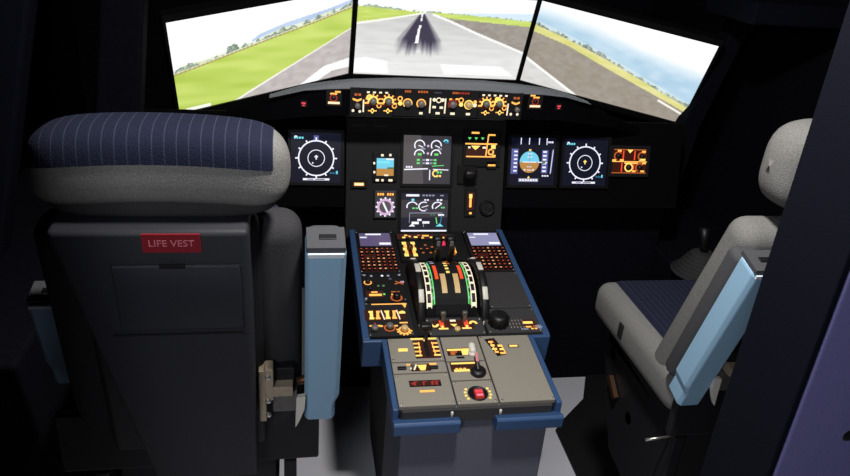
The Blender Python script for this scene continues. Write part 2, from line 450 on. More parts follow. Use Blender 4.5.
def fknob(parent, off, x, y, r=.0115, h=.016, m='knob_black', name='knob', ring=None, z0=.0):
    k = MB(off); k.lathe([(r, z0), (r, z0 + h * .75), (r * .85, z0 + h)], (x, y, 0), 'z', 18, m)
    if ring: k.ring(x, y, r * 1.22, r * .34, ring)
    return k.build(name, None, parent)
def efis(label, x0, x1, L):
    cx = (x0 + x1) / 2; cy = 1.198; off = (cx, cy, 0)
    t = FCU.thing('display_control_panel', label, 'control panel', cx, cy, 'amber lit display control panels')
    MB(off).box((cx, cy, -.004), (x1 - x0, .084, .012), 'panel_dark').build('face_plate', None, t, .001)
    g = MB(off)
    s = L['sq']
    for i in range(s[3]): g.rect(s[0] + (s[1] - s[0]) * i / (s[3] - 1), s[2], .0082, .0052, 'white_warm', .0026)
    g.rect(*L['v'], .004, .036, 'amber', .0026) if False else g.rect(L['v'][0], L['v'][1], .0042, .037, 'white_warm', .0026)
    a, bb = L['arc']
    g.rect(a - .005, bb, .008, .007, 'amber_dim', .0026); g.rect(a + .006, bb, .008, .007, 'amber_dim', .0026)
    g.poly([(a - .014, bb - .010), (a, bb - .015), (a + .012, bb - .010), (a + .012, bb - .016), (a, bb - .021), (a - .014, bb - .016)], 'amber', .0026)
    for d in L['dots']: g.disc(d[0], d[1], .0042, 'white_warm', .0026, 10)
    for (x, y) in L['sun']:
        g.rect(x, y + .001, .05, .034, 'amber_deep', .0022)
        g.ring(x, y, .0135, .0046, 'yellow', -20, 200, .0027)
        for k in range(7):
            an = R(-15 + 35 * k); g.line(x + .016 * cos(an), y + .016 * sin(an), x + .0235 * cos(an), y + .0225 * sin(an), .0044, 'amber', .0027)
        g.rect(x - .019, y - .006, .012, .005, 'amber', .0027); g.rect(x + .019, y - .006, .012, .005, 'amber', .0027)
        g.ring(x + .018 * L['curl'], y - .013, .006, .003, 'amber', 150, 380, .0027)
    for (x, y) in L['plus']:
        g.rect(x, y, .026, .0034, 'amber', .0026); g.poly([(x - .007, y), (x, y - .009), (x + .007, y), (x, y + .009)], 'yellow', .0028)
    x, y = L['blob']; g.ring(x, y, .006, .006, 'yellow', 0, 360, .0027)
    g.build('lit_markings', None, t)
    for (x, y) in L['sun']: fknob(t, off, x, y, .0095, .014, 'knob_grey', 'rotary_knob', None, .002)
    for (x, y) in L['plus']: fknob(t, off, x, y, .0028, .004, 'knob_black', 'toggle', None, .002)
    fknob(t, off, L['dim'][0], L['dim'][1], .0085, .016, 'knob_grey', 'barometer_knob', None, .002)
efis('amber display control panel left of the autopilot panel under the glareshield', -.268, -.140, dict(sq=(-.215, -.161, 1.227, 4), v=(-.228, 1.186), arc=(-.246, 1.219), dots=[(-.258, 1.171), (-.238, 1.169)], sun=[(-.200, 1.201), (-.154, 1.201)], plus=[(-.201, 1.172), (-.155, 1.173)], blob=(-.211, 1.212), dim=(-.246, 1.187), curl=1))
efis('amber display control panel right of the autopilot panel under the glareshield', .122, .258, dict(sq=(.133, .204, 1.230, 5), v=(.213, 1.188), arc=(.237, 1.224), dots=[(.225, 1.174), (.246, 1.174)], sun=[(.144, 1.203), (.184, 1.205)], plus=[(.144, 1.176), (.189, 1.178)], blob=(.178, 1.217), dim=(.241, 1.190), curl=1))
# autopilot panel in the middle
cx, cy = -.009, 1.2; off = (cx, cy, 0)
t = FCU.thing('autopilot_panel', 'central autopilot panel with four lit rotary knobs under the glareshield', 'control panel', cx, cy)
MB(off).box((cx, cy, -.004), (.258, .084, .012), 'panel_dark').build('face_plate', None, t, .001)
for x, wd in ((-.098, .020), (-.053, .032), (.046, .020), (.073, .034)):
    g = MB(off); g.rect(x, 1.2335, wd + .008, .011, 'instrument_black', .0024); g.dashes(x, 1.2335, wd, .0065, 'amber_dim' if x < .06 else 'red_dim', 4, .0028, .75); g.build('readout_window', None, t)
g = MB(off)
for x in (-.0285, .0175): g.rect(x, 1.193, .0042, .046, 'white_warm', .0026)
g.ring(-.120, 1.211, .0062, .0035, 'amber', 0, 360, .0026); g.disc(-.119, 1.197, .0068, 'yellow', .0026)
g.ring(-.003, 1.210, .0070, .003, 'white_warm', 0, 360, .0026)
g.disc(-.017, 1.211, .0055, 'white_warm', .0026); g.disc(.009, 1.211, .0055, 'white_warm', .0026)
g.rect(.033, 1.214, .009, .005, 'amber', .0026); g.rect(.052, 1.215, .009, .005, 'amber', .0026)
g.ring(.065, 1.212, .0068, .003, 'amber', 0, 360, .0026); g.disc(.066, 1.199, .0065, 'yellow', .0026)
g.disc(.109, 1.208, .0055, 'amber', .0026); g.disc(.109, 1.198, .006, 'white_warm', .0026)
g.rect(-.007, 1.2325, .022, .003, 'purple_dim', .0026)
g.build('lit_legends', None, t)
for x, y, wd in ((-.055, 1.169, .010), (-.016, 1.189, .010), (.006, 1.188, .010), (-.004, 1.1705, .012), (.042, 1.1705, .013), (.090, 1.1705, .012)): MB(off).box((x, y, .003), (wd, .0062, .004), 'white_warm').build('lit_button', None, t)
for x, y, rg in ((-.097, 1.198, 'amber_dim'), (-.056, 1.198, 'amber_dim'), (.040, 1.199, 'red_dim'), (.090, 1.199, 'yellow')):
    k = MB(off); k.lathe([(.0105, .002), (.0105, .013), (.009, .016)], (x, y, 0), 'z', 18, 'knob_grey' if x != .09 else 'metal_tan'); k.ring(x, y, .0128, .0035, rg if rg != 'amber_dim' else 'amber', 0 if x == .09 else -20, 360 if x == .09 else 230, .0028); k.build('rotary_knob', None, t)
# small lit lamps on the glareshield wings
def wing_face(x):
    for a, b in zip(prof, prof[1:]):
        if a[0] <= x <= b[0]:
            f = (x - a[0]) / (b[0] - a[0]); y = a[1] + (b[1] - a[1]) * f
            d = Vector((b[0] - a[0], b[1] - a[1], 0)).normalized(); return Face((x, y + .004, 0), d, (0, 0, 1), d.cross(Vector((0, 0, 1))))
for label, x, z, sgn in (('amber lit warning light left of the glareshield control panels', -.314, 1.205, 1), ('amber lit warning light right of the glareshield control panels', .301, 1.214, -1)):
    f = wing_face(x); t = f.thing('warning_light', label, 'light', 0, z, 'amber warning lights on the glareshield')
    g = MB(); g.box((0, .001, .001), (.046, .052, .006), 'panel_dark'); g.build('face_plate', None, t, .001)
    g = MB(); g.rect(.011 * sgn, .0185, .016, .005, 'amber', .0046); g.rect(-.001 * sgn, .0125, .020, .005, 'amber', .0046)
    g.ring(-.001, 0, .0095, .0035, 'red_dim', 0, 360, .0046); g.rect(0, -.0145, .034, .0052, 'white_warm', .0046); g.rect(0, -.0145, .034, .0072, 'amber', .0043); g.build('lit_markings', None, t)
    MB().lathe([(.0065, .004), (.0065, .009), (.005, .011)], (-.001, 0, 0), 'z', 14, 'knob_black').build('push_button', None, t)
for label, x, z in (('tiny red lamp on the left glareshield wing', -.400, 1.180), ('tiny red lamp on the right glareshield wing', .383, 1.196)):
    f = wing_face(x); t = f.thing('indicator_lamp', label, 'light', 0, z, 'red lamps on the glareshield wings')
    MB().box((0, 0, .002), (.020, .020, .005), 'panel_dark').build('housing', None, t, .001)
    g = MB(); g.rect(0, .003, .0125, .0045, 'red_glow', .005); g.rect(0, -.0035, .007, .004, 'red_glow', .005); g.build('lens', None, t)

# ------------------------------------------------------------------ main instrument panel
t = PANEL.thing('instrument_panel', 'dark main instrument panel across the cockpit below the glareshield', 'instrument panel', 0, 0)
MB().box((0, -.065, -.03), (.53, .40, .05), 'panel_black').build('centre_panel', None, t, .002)
MB().box((-.59, -.01, -.035), (.645, .30, .05), 'panel_wing').build('side_panel', None, t, .002)
MB().box((.59, -.01, -.035), (.645, .30, .05), 'panel_wing').build('side_panel', None, t, .002)
MB().box((0, .08, -.025), (.50, .004, .042), 'panel_dark').build('seam_strip', None, t)
for x in (-.226, -.155): MB().dashes(x, .106, .047, .006, 'pedestal_deck', 5, -.0046).build('engraved_mark', None, t)
M_ = MB(); M_.box((0, .13, .42), (1.9, .06, .84)); inv = t.matrix_basis.inverted()
M_.v = [tuple(inv @ Vector(p)) for p in M_.v]; M_.build('kick_panel', 'wall_black', t)

def display(label, u, v, paint, wd=.159, hd=.159, bez=.009, screen_z=-.002):
    t = PANEL.thing('display_unit', label, 'display', u, v, 'square cockpit display units')
    b = MB(); o = wd / 2 + bez; oh = hd / 2 + bez
    for cx_, cy_, sx, sy in ((0, hd / 2 + bez / 2, 2 * o, bez), (0, -hd / 2 - bez / 2, 2 * o, bez), (-wd / 2 - bez / 2, 0, bez, hd), (wd / 2 + bez / 2, 0, bez, hd)):
        b.box((cx_, cy_, -.004), (sx, sy, .014), 'instrument_black')
    b.box((0, 0, -.009), (wd, hd, .008), 'instrument_black')
    b.build('bezel', None, t)
    g = MB(); paint(g); k = hd / .159
    g.v = [(p[0], p[1] * k, p[2]) for p in g.v]; g.build('screen', None, t)
    return t
Z0, Z1, Z2, Z3 = -.004, -.0034, -.0028, -.0022
def nav(g, s=1):
    g.rect(0, 0, .159, .159, 'lcd_navy', Z0)
    g.ring(0, -.002, .0555, .0042, 'white_glow', 0, 360, Z1, 48); g.ring(0, -.002, .0262, .0024, 'white_glow', 0, 360, Z1, 36)
    for k in range(12):
        a = R(30 * k + 90); L = .0085 if k % 3 else .0105
        g.line(.0555 * cos(a), -.002 + .0555 * sin(a), (.0555 + L) * cos(a), -.002 + (.0555 + L) * sin(a), .0046, 'white_glow', Z1)
    g.rect(0, .001, .004, .014, 'yellow' if s < 0 else 'white_glow', Z2); g.rect(0, .003, .011, .004, 'yellow' if s < 0 else 'white_glow', Z2)
    g.disc(-.011, -.017, .0026, 'white_glow', Z2, 8)
    g.rect(0, .060, .016, .02, 'tape_blue', Z1 - .0003) if s > 0 else None
    g.dashes(-.055, .062, .032, .0062, 'cyan_glow', 4, Z1); g.rect(-.064, .066, .008, .005, 'white_glow', Z1)
    g.dashes(.055, -.049, .026, .0055, 'cyan_dim', 3, Z1); g.rect(.066, -.047, .005, .010, 'cyan_glow', Z1)
    g.rect(0, -.0695, .084, .0064, 'white_glow', Z1); g.rect(.012, -.0695, .03, .003, 'lcd_dark', Z2)
    g.rect(-.019, -.0695, .02, .003, 'tape_blue', Z2)
display('captain side navigation display with white compass rose left of centre', -.360, .001, lambda g: nav(g, 1))
display('right hand navigation display with white compass rose beside orange panel', .5515, 0, lambda g: nav(g, -1))
def pfd(g):
    g.rect(0, 0, .159, .159, 'lcd_navy', Z0); bx, by = -.0105, 0
    r = .0345; n = 28
    up = [(bx + r * cos(pi * i / n), by - .002 + r * 1.05 * sin(pi * i / n)) for i in range(n + 1)]
    dn = [(bx + r * cos(pi + pi * i / n), by - .002 + r * 1.05 * sin(pi + pi * i / n)) for i in range(n + 1)]
    g.poly(up, 'sky_blue', Z1); g.poly(dn, 'earth', Z1)
    g.rect(bx, by - .002, .048, .0028, 'white_glow', Z2); g.rect(bx, by + .006, .0028, .05, 'white_dim', Z2)
    for yy in (.015, .026, -.018, -.029): g.rect(bx, by + yy, .016, .0022, 'white_glow', Z2)
    g.disc(bx - .016, by - .028, .003, 'white_glow', Z2, 8); g.disc(bx + .014, by - .028, .003, 'white_glow', Z2, 8)
    g.rect(bx, by + .0385, .008, .005, 'yellow', Z2)
    g.rect(-.0630, 0, .024, .084, 'tape_blue', Z1)
    for k in range(6): g.rect(-.0630 + .003, -.032 + .013 * k, .012, .005, 'white_glow', Z2)
    g.rect(.0435, 0, .022, .078, 'tape_blue', Z1)
    for k in range(6): g.rect(.0425, -.032 + .013 * k, .013, .0055, 'white_glow', Z2)
    g.line(bx + .03, -.002, .052, -.002, .003, 'white_glow', Z2 + .0002); g.disc(.040, -.002, .006, 'green_dim', Z3, 10)
    g.line(.067, -.036, .0705, .036, .006, 'tape_blue', Z1); g.line(.0655, -.041, .0715, .041, .002, 'white_glow', Z2)
    for x in (-.0435, -.0145, .0205, .0475): g.rect(x, .068, .0030, .022, 'white_glow', Z1)
    g.dashes(.061, .066, .02, .006, 'white_glow', 3, Z1)
    g.rect(-.011, -.063, .070, .0115, 'white_dim', Z1); g.dashes(-.011, -.063, .066, .006, 'white_glow', 7, Z2)
    g.poly([(-.016, -.0565), (-.006, -.0565), (-.011, -.049)], 'yellow', Z2); g.dashes(.048, -.048, .026, .005, 'white_glow', 3, Z1)
display('flight attitude display with blue and brown ball, right of landing gear panel', .363, 0, pfd)
def engine(g):
    g.rect(0, 0, .159, .159, 'lcd_grey', Z0); g.poly([(-.0795, -.0795), (-.01, -.0795), (-.022, .0795), (-.0795, .0795)], 'lcd_grey_light', Z0 + .0002)  # lighter left part paints a reflection on the glass
    def P(px, py): return ((px - 427.8) * .0033, (159 - py) * .00346)
    for px in (420, 436.8):
        x, y = P(px, 145.5); g.ring(x, y, .0165, .0040, 'white_glow', -5, 215, Z1); g.line(x - .004, y, x + .012, y - .006, .003, 'white_glow', Z2); g.rect(x + .012, y - .011, .014, .006, 'white_dim', Z2)
        x, y = P(px, 154.2); g.ring(x, y, .0160, .0040, 'white_glow', 10, 190, Z1); g.rect(x + .001, y + .001, .013, .007, 'green_glow', Z2)
    for py in (146, 153):
        x, y = P(428.5, py); g.disc(x, y, .0042, 'pink_glow', Z2, 10)
    for py in (159.2, 162.3):
        for px, m in ((419, 'green_glow'), (424.6, 'white_dim'), (428.3, 'white_glow'), (432, 'white_dim'), (436, 'green_glow')):
            x, y = P(px, py); g.rect(x, y, .010, .0062, m, Z2)
    x, y = P(446.5, 140.7); g.ring(x, y - .004, .0065, .0045, 'cyan_glow', 0, 180, Z2); g.rect(x + .003, y - .006, .012, .006, 'cyan_dim', Z2)
    a = P(405, 168.5); c = P(429, 167.5); g.line(a[0], a[1], c[0], c[1], .004, 'white_glow', Z2); g.dashes(P(410, 166)[0], P(410, 166)[1], .024, .006, 'white_glow', 3, Z2)
    a = P(431, 168.5); c = P(431, 178.5); g.line(a[0], a[1], c[0], c[1], .0034, 'white_glow', Z2)
    a = P(434, 168); c = P(450, 168.5); g.line(a[0], a[1], c[0], c[1], .003, 'white_glow', Z2)
    a = P(433, 165); g.line(a[0], a[1], a[0] + .04, a[1] + .003, .0024, 'green_glow', Z2)
    x, y = P(439, 172); g.ring(x - .006, y, .010, .0045, 'yellow', 60, 300, Z2); g.dashes(x + .006, y + .004, .020, .007, 'green_glow', 2, Z2); g.dashes(x + .004, y - .008, .018, .006, 'yellow', 2, Z2)
display('upper middle engine display with four white arc gauges', 0, 0, engine)
def system(g):
    g.rect(0, 0, .159, .159, 'lcd_dark', Z0)
    g.poly([(-.0795, -.02), (.0795, -.02), (.0795, .05), (-.0795, .05)], 'lcd_grey', Z0 + .0002)
    g.rect(-.041, .068, .044, .0085, 'white_glow', Z1); g.dashes(.012, .068, .044, .0062, 'white_dim', 4, Z1); g.rect(.058, .068, .012, .005, 'white_dim', Z1)
    for x, a0, a1 in ((-.042, 20, 200), (-.002, 60, 290), (.044, 40, 210)):
        g.ring(x, .024, .0175, .0042, 'white_glow', a0, a1, Z1)
    g.disc(-.040, .050, .0055, 'cyan_glow', Z1, 10); g.dashes(.006, .050, .018, .006, 'white_glow', 2, Z1); g.dashes(.050, .050, .022, .006, 'white_glow', 2, Z1)
    g.dashes(-.032, .017, .022, .006, 'green_glow', 2, Z2); g.line(-.010, .020, .012, .028, .003, 'white_glow', Z2); g.rect(.006, .012, .008, .006, 'white_dim', Z2)
    g.line(.036, .016, .058, .036, .0036, 'white_glow', Z2); g.dashes(.062, .020, .014, .006, 'green_glow', 2, Z2)
    g.line(-.050, -.002, .062, -.002, .0030, 'white_dim', Z1); g.line(-.050, -.002, -.050, -.042, .0024, 'white_dim', Z1)
    g.dashes(.028, -.009, .02, .005, 'green_dim', 2, Z1); g.rect(.057, -.010, .020, .007, 'white_glow', Z1)
    g.rect(-.016, -.030, .014, .008, 'white_glow', Z1); g.rect(-.030, -.042, .024, .010, 'white_glow', Z1); g.rect(.006, -.040, .024, .009, 'white_glow', Z1)
    g.line(.060, -.010, .055, -.046, .004, 'cyan_dim', Z1); g.line(.040, -.020, .044, -.046, .0035, 'green_glow', Z1)
    g.poly([(-.052, -.056), (-.030, -.056), (-.040, -.045)], 'white_glow', Z1); g.poly([(.040, -.056), (.066, -.056), (.054, -.044)], 'cyan_glow', Z1); g.line(-.002, -.042, -.002, -.058, .003, 'white_dim', Z1)
    g.rect(0, -.0735, .155, .0060, 'white_glow', Z1)
display('lower middle system display with three gauges above white schematic lines', -.003, -.1755, system, .159, .134)

# small instruments around the middle displays
t = PANEL.thing('standby_horizon', 'small square standby horizon with blue and amber picture', 'instrument', -.139, -.0255)
o = MB(); o.box((0, 0, 0), (.080, .094, .012), 'instrument_black'); o.build('case', None, t, .001)
g = MB(); g.rect(0, .012, .056, .034, 'sky_blue', .0065); g.rect(0, -.016, .056, .024, 'earth', .0065); g.rect(-.006, .016, .042, .008, 'cyan_glow', .007); g.rect(.015, .026, .025, .005, 'white_glow', .007); g.rect(.018, -.003, .022, .006, 'green_dim', .007); g.rect(.004, -.026, .014, .005, 'white_warm', .007)
g.build('screen', None, t)
for x, y, wd in ((-.010, .0385, .008), (.016, .0395, .007), (-.036, .0125, .006), (-.035, -.0165, .006), (-.025, -.0425, .010), (-.008, -.0425, .007), (.018, -.0425, .013)):
    MB((0, 0, 0)).box((x, y, .007), (wd, .007, .003), 'white_warm').build('lit_button', None, t)
t = PANEL.thing('compass_indicator', 'small square compass indicator with white dial under the standby horizon', 'instrument', -.136, -.148)
MB().box((0, 0, 0), (.078, .092, .012), 'panel_black').build('case', None, t, .001)
g = MB(); g.rect(0, .002, .066, .088, 'lcd_grey', .0063); g.rect(-.016, .034, .028, .013, 'amber_deep', .0066); g.rect(.016, .034, .028, .013, 'amber_deep', .0066); g.dashes(-.016, .034, .024, .008, 'amber', 3, .007); g.dashes(.016, .034, .024, .008, 'amber', 3, .007)
g.ring(0, -.008, .0235, .008, 'pink_glow', 0, 360, .0068)
for k in range(12):
    a = R(30 * k); g.line(.026 * cos(a), -.008 + .026 * sin(a), .032 * cos(a), -.008 + .032 * sin(a), .0055, 'white_glow', .0068)
g.disc(0, -.008, .019, 'lcd_grey_light', .0066); g.line(-.008, .008, .008, -.026, .006, 'white_glow', .0072)
g.build('dial', None, t)
t = PANEL.thing('annunciator_plate', 'single amber legend plate left of the standby horizon', 'light', -.223, -.082)
MB().box((0, 0, 0), (.052, .026, .011), 'panel_dark').build('plate', None, t, .001)
MB().rect(0, 0, .032, .010, 'amber', .006).rect(0, 0, .026, .006, 'white_warm', .0064).build('lens', None, t)
t = PANEL.thing('undercarriage_panel', 'amber outlined landing gear panel with three green lights', 'control panel', .183, .043)
MB((.183, .043, 0)).box((.183, .043, 0), (.128, .124, .011), 'panel_dark').build('face_plate', None, t, .001)
g = MB((.183, .043, 0))
g.rect(.176, .026, .092, .034, 'amber_deep', .006)
g.rect(.158, .092, .026, .006, 'amber', .0064); g.rect(.179, .056, .108, .0046, 'amber', .0064); g.rect(.179, .014, .100, .0040, 'amber', .0064)
g.line(.196, .014, .203, .086, .0042, 'amber', .0064); g.rect(.214, .086, .024, .0052, 'amber', .0064)
g.poly([(.145, .050), (.176, .050), (.168, .042), (.160, .036), (.152, .042)], 'yellow', .0066); g.rect(.139, .044, .008, .006, 'white_warm', .0066); g.rect(.190, .044, .012, .006, 'white_warm', .0066)
g.ring(.213, .030, .0085, .005, 'amber', 60, 400, .0066); g.rect(.221, .047, .015, .013, 'yellow', .0066); g.rect(.224, .018, .012, .006, 'amber', .0066)
g.build('lit_markings', None, t)
for k in range(3): MB((.183, .043, 0)).poly([(.133 + .022 * k, .077), (.145 + .022 * k, .077), (.139 + .022 * k, .069)], 'green_glow', .0066).build('gear_lamp', None, t)
t = PANEL.thing('landing_gear_lever', 'black landing gear handle below the amber gear panel', 'lever', .137, -.046)
MB().box((0, 0, 0), (.066, .062, .011), 'instrument_black').build('slot_plate', None, t, .001)
MB().box((0, .006, .02), (.012, .014, .04), 'knob_black').build('lever_arm', None, t, .002)
MB().lathe([(.013, -.018), (.015, -.012), (.015, .012), (.013, .018)], (0, .006, .044), 'x', 18, 'knob_black').build('grip', None, t)
t = PANEL.thing('push_light', 'lone amber bar light right of the landing gear handle', 'light', .218, -.014)
MB().box((0, 0, 0), (.034, .024, .011), 'panel_dark').build('plate', None, t, .001); MB().rect(0, 0, .026, .006, 'amber', .0063).build('lens', None, t)
t = PANEL.thing('clock_panel', 'tall slot with an amber vertical light bar and dot', 'control panel', .152, -.14)
MB((.152, -.14, 0)).box((.152, -.14, 0), (.040, .094, .011), 'panel_dark').build('plate', None, t, .001)
MB((.152, -.14, 0)).rect(.152, -.135, .024, .06, 'amber_deep', .006).rect(.151, -.134, .008, .044, 'amber', .0064).rect(.151, -.118, .011, .014, 'yellow', .0067).rect(.1525, -.176, .009, .007, 'amber', .0064).build('lit_markings', None, t)
t = PANEL.thing('brake_gauge', 'unlit round black gauge at lower right of the centre panel', 'gauge', .211, -.159)
MB().lathe([(.026, -.006), (.026, .006), (.021, .008), (.020, .004)], (0, 0, 0), 'z', 28, 'instrument_black').build('case', None, t)
MB().disc(0, 0, .0195, 'panel_dark', .0045, 24).ring(0, 0, .014, .0015, 'pedestal_deck', 20, 300, .0048).line(0, 0, .011, .007, .002, 'pedestal_deck', .005).build('dial', None, t)
# lit reconnaissance of the right hand lighting panel
t = PANEL.thing('lighting_control_panel', 'orange red lit lighting panel at the far right of the instrument panel', 'control panel', .712, .007)
MB().box((0, 0, -.002), (.150, .108, .011), 'panel_dark').build('face_plate', None, t, .001)
g = MB(); g.rect(0, 0, .124, .084, 'amber_deep', .004)
for y, x0, x1, m in ((.040, -.060, .058, 'amber_dim'), (-.001, -.064, .064, 'amber'), (-.040, -.064, .064, 'amber_dim')): g.rect((x0 + x1) / 2, y, x1 - x0, .0030, m, .0045)
for x, y, a0, a1 in ((-.044, .018, 40, 250), (.044, .018, 40, 250), (-.002, -.021, 0, 360), (.038, -.021, 40, 250)): g.ring(x, y, .0135, .0045, 'amber_dim' if a1 < 360 else 'yellow', a0, a1, .0047)
for x, y in ((-.025, .020), (.017, .020), (-.028, -.021), (.016, -.021)): g.rect(x, y, .0048, .032, 'orange_red', .0046)
g.poly([(-.012, .040), (.010, .040), (-.001, .028)], 'yellow', .0049)
for x, y in ((-.04, .036), (.05, .034), (-.058, .003), (-.03, .004), (.054, -.006), (.05, -.034), (.018, -.034)): g.rect(x, y, .014, .006, 'amber', .0048)
g.rect(.006, -.006, .05, .005, 'amber', .0046); g.rect(.046, .006, .024, .007, 'yellow', .0046)
g.build('lit_markings', None, t)
for x, y in ((-.044, .018), (.044, .018), (-.002, -.021), (.038, -.021)):
    MB().lathe([(.008, .004), (.008, .012), (.0065, .015)], (x, y, 0), 'z', 16, 'knob_black').build('dimmer_knob', None, t)
# ------------------------------------------------------------------ centre pedestal
PO = Vector((0, -.5, 0))
t = thing('centre_pedestal', 'grey centre pedestal with blue edge trim and two blue grab bars', 'pedestal', PO)
def P1(x, tt, h=0): return FWD.at(x, -tt, h)
def P2(x, tt, h=0): return AFT.at(x, -tt, h)
def yz(v): return (v.y, v.z)
b = MB(PO)
b.prism([yz(P1(0, -.035, -.008)), yz(P1(0, .506, -.008)), yz(P1(0, .506, -.10)), yz(P1(0, -.035, -.14))], 'x', -.235, .235, 'panel_dark')
b.prism([(-.10, .62), (-.60, .61), (-.60, .0), (-.18, 0), (-.10, .2)], 'x', -.165, .165, 'panel_dark')
b.build('forward_body', None, t, .002)
b = MB(PO)
b.prism([yz(P2(0, .0, -.008)), yz(P2(0, .248, -.008)), (-.868, .0), (-.62, 0)], 'x', -.182, .182, 'pedestal_back')
b.build('rear_body', None, t, .003)
for s in (-1, 1):
    b = MB(PO); x0, x1 = sorted((s * .236, s * .256))
    b.prism([yz(P1(0, -.03, .004)), yz(P1(0, .51, .004)), yz(P1(0, .51, -.09)), yz(P1(0, -.03, -.07))], 'x', x0, x1, 'trim_blue')
    x0, x1 = sorted((s * .196, s * .256))
    b.prism([yz(P1(0, .5065, .002)), yz(P1(0, .516, .000)), yz(P1(0, .518, -.085)), yz(P1(0, .5065, -.09))], 'x', x0, x1, 'trim_blue')
    tag(b.build('forward_trim', None, t, .003), 'blue forward edge trim')
    b = MB(PO); x0, x1 = sorted((s * .1925, s * .2065))
    b.prism([yz(P2(0, .002, .003)), yz(P2(0, .256, .003)), yz(P2(0, .262, -.05)), yz(P2(0, .002, -.055))], 'x', x0, x1, 'trim_blue')
    tag(b.build('rear_trim', None, t, .003), 'blue rear edge trim')
for x0, x1 in ((-.206, -.047), (.040, .2065)):
    b = MB(PO)
    b.prism([(-.866, .640), (-.896, .651), (-.902, .645), (-.900, .617), (-.894, .612), (-.866, .612)], 'x', x0, x1, 'trim_blue')
    tag(b.build('grab_bar', None, t, .0025), 'blue grab bar on the rear face')
for x, in ((-.066,), (.052,)):
    MB(PO).lathe([(.0035, 0), (.0035, .014), (.002, .016)], (x, -.880, .648), 'z', 10, 'white_paint').build('latch_pin', None, t)
b = MB(PO)
b.prism([(-.184, .665), (.184, .665), (.184, .630), (-.184, .630)], 'y', -.8745, -.866, 'pedestal_deck')
b.build('rear_ledge', None, t, .002)

def unit(face, name, label, cat, x0, x1, t0, t1, group=None, m='pedestal_deck', top=.004, screws=True):
    """a control unit bolted into the pedestal, its plate and corner screws; returns thing, offset"""
    cx, cy = (x0 + x1) / 2, -(t0 + t1) / 2
    th = face.thing(name, label, cat, cx, cy, group)
    b = MB((cx, cy, 0)); b.box((cx, cy, -.0022), (x1 - x0 - .002, t1 - t0 - .002, .0125), m)
    b.build('face_plate', None, th, .0015)
    if screws:
        for x in (x0 + .007, x1 - .007):
            for y in (t0 + .008, t1 - .008):
                MB((cx, cy, 0)).lathe([(.0032, .002), (.0032, .0048), (.0022, .0054)], (x, -y, 0), 'z', 10, 'steel').build('screw', None, th)
    return th, (cx, cy, 0)
ZL = .0048
def pknob(th, off, x, y, r, h, m='knob_black', ring=None, name='rotary_knob', a=(0, 360)):
    k = MB(off); k.lathe([(r, .003), (r, h * .8), (r * .82, h)], (x, -y, 0), 'z', 18, m)
    if ring: k.ring(x, -y, r * 1.35, r * .42, ring, a[0], a[1], ZL + .0003)
    return k.build(name, None, th)

# keyboard units
def mcdu(label, sx, sm, dash):
    cx = .178 * sx
    th, off = unit(FWD, 'keyboard_display_unit', label, 'keyboard display', cx - .063, cx + .063, -.018, .214, 'keyboard display units at the front of the pedestal', 'panel_dark')
    b = MB(off)
    b.box((cx, -.037, .004), (.112, .084, .006), 'instrument_black'); b.build('screen_bezel', None, th, .001)
    g = MB(off); g.rect(cx, -.0375, .099, .075, sm, .0074)
    g.rect(cx - .004, -.008, .050, .0085, dash, .0078); g.rect(cx - .036, -.024, .024, .0130, 'white_dim', .0077); g.rect(cx - .037, -.027, .020, .005, dash, .0079)
    g.rect(cx + .029, -.062, .036, .012, dash, .0078)
    g.build('screen', None, th)
    kb = MB(off); kb.rect(cx, -.146, .112, .122, 'amber_deep', .0046); kb.build('key_field_glow', None, th)
    cols = [cx - .0485 + .0162 * i for i in range(7)]
    key = None
    for r in range(7):
        for c in range(7):
            y = -.092 - .0178 * r
            if r == 2 and c in (1, 2) : continue
            if key is None:
                k = MB((0, 0, 0)); k.box((0, 0, .0065), (.0122, .0125, .006), 'instrument_black'); k.rect(0, -.0005, .0056, .0046, 'key_glow', .0097)
                key = k.build('key', None, th); o = key
            elif hsh(r * 7 + c, 5) > .74:
                if 'kb2' not in KEYS:
                    k = MB((0, 0, 0)); k.box((0, 0, .0065), (.0122, .0125, .006), 'instrument_black'); k.rect(0, -.0005, .0064, .0052, 'key_bright', .0097)
                    KEYS['kb2'] = k.build('key', None, th); o = KEYS['kb2']
                else:
                    o = KEYS['kb2'].copy(); COL.objects.link(o); o.parent = th
            else:
                o = key.copy(); COL.objects.link(o); o.parent = th
            o.location = (cols[c] - off[0], y - off[1], 0)
KEYS = {}
mcdu('left keyboard unit of the pedestal with a dim violet screen', -1, 'mcdu_violet', 'white_glow')
KEYS = {}
mcdu('right keyboard unit of the pedestal with a bright lavender screen', 1, 'mcdu_pale', 'white_glow')

# left column
th, off = unit(FWD, 'radio_panel', 'radio panel with small green and white lights behind the left keyboard unit', 'control panel', -.241, -.115, .215, .352, None, 'panel_dark')
g = MB(off)
for x, y, m, r in ((-.228, .226, 'white_dim', .0034), (-.208, .230, 'white_dim', .004), (-.176, .230, 'white_glow', .0038), (-.158, .230, 'white_dim', .0042), (-.125, .227, 'white_dim', .0038), (-.154, .246, 'purple_dim', .0045), (-.192, .279, 'green_dim', .0036), (-.177, .279, 'green_dim', .0042), (-.179, .319, 'green_glow', .0036), (-.232, .338, 'white_dim', .0036)): MB(off).lathe([(r, .003), (r, .0052), (r * .7, .006)], (x, -y, 0), 'z', 10, m).build('indicator_light', None, th)
g.rect(-.206, -.309, .018, .006, 'amber', ZL); g.rect(-.204, -.322, .036, .010, 'amber', ZL); g.rect(-.146, -.309, .024, .005, 'amber_dim', ZL); g.rect(-.150, -.321, .018, .006, 'amber', ZL)
g.rect(-.205, -.318, .05, .03, 'amber_deep', ZL - .0002)
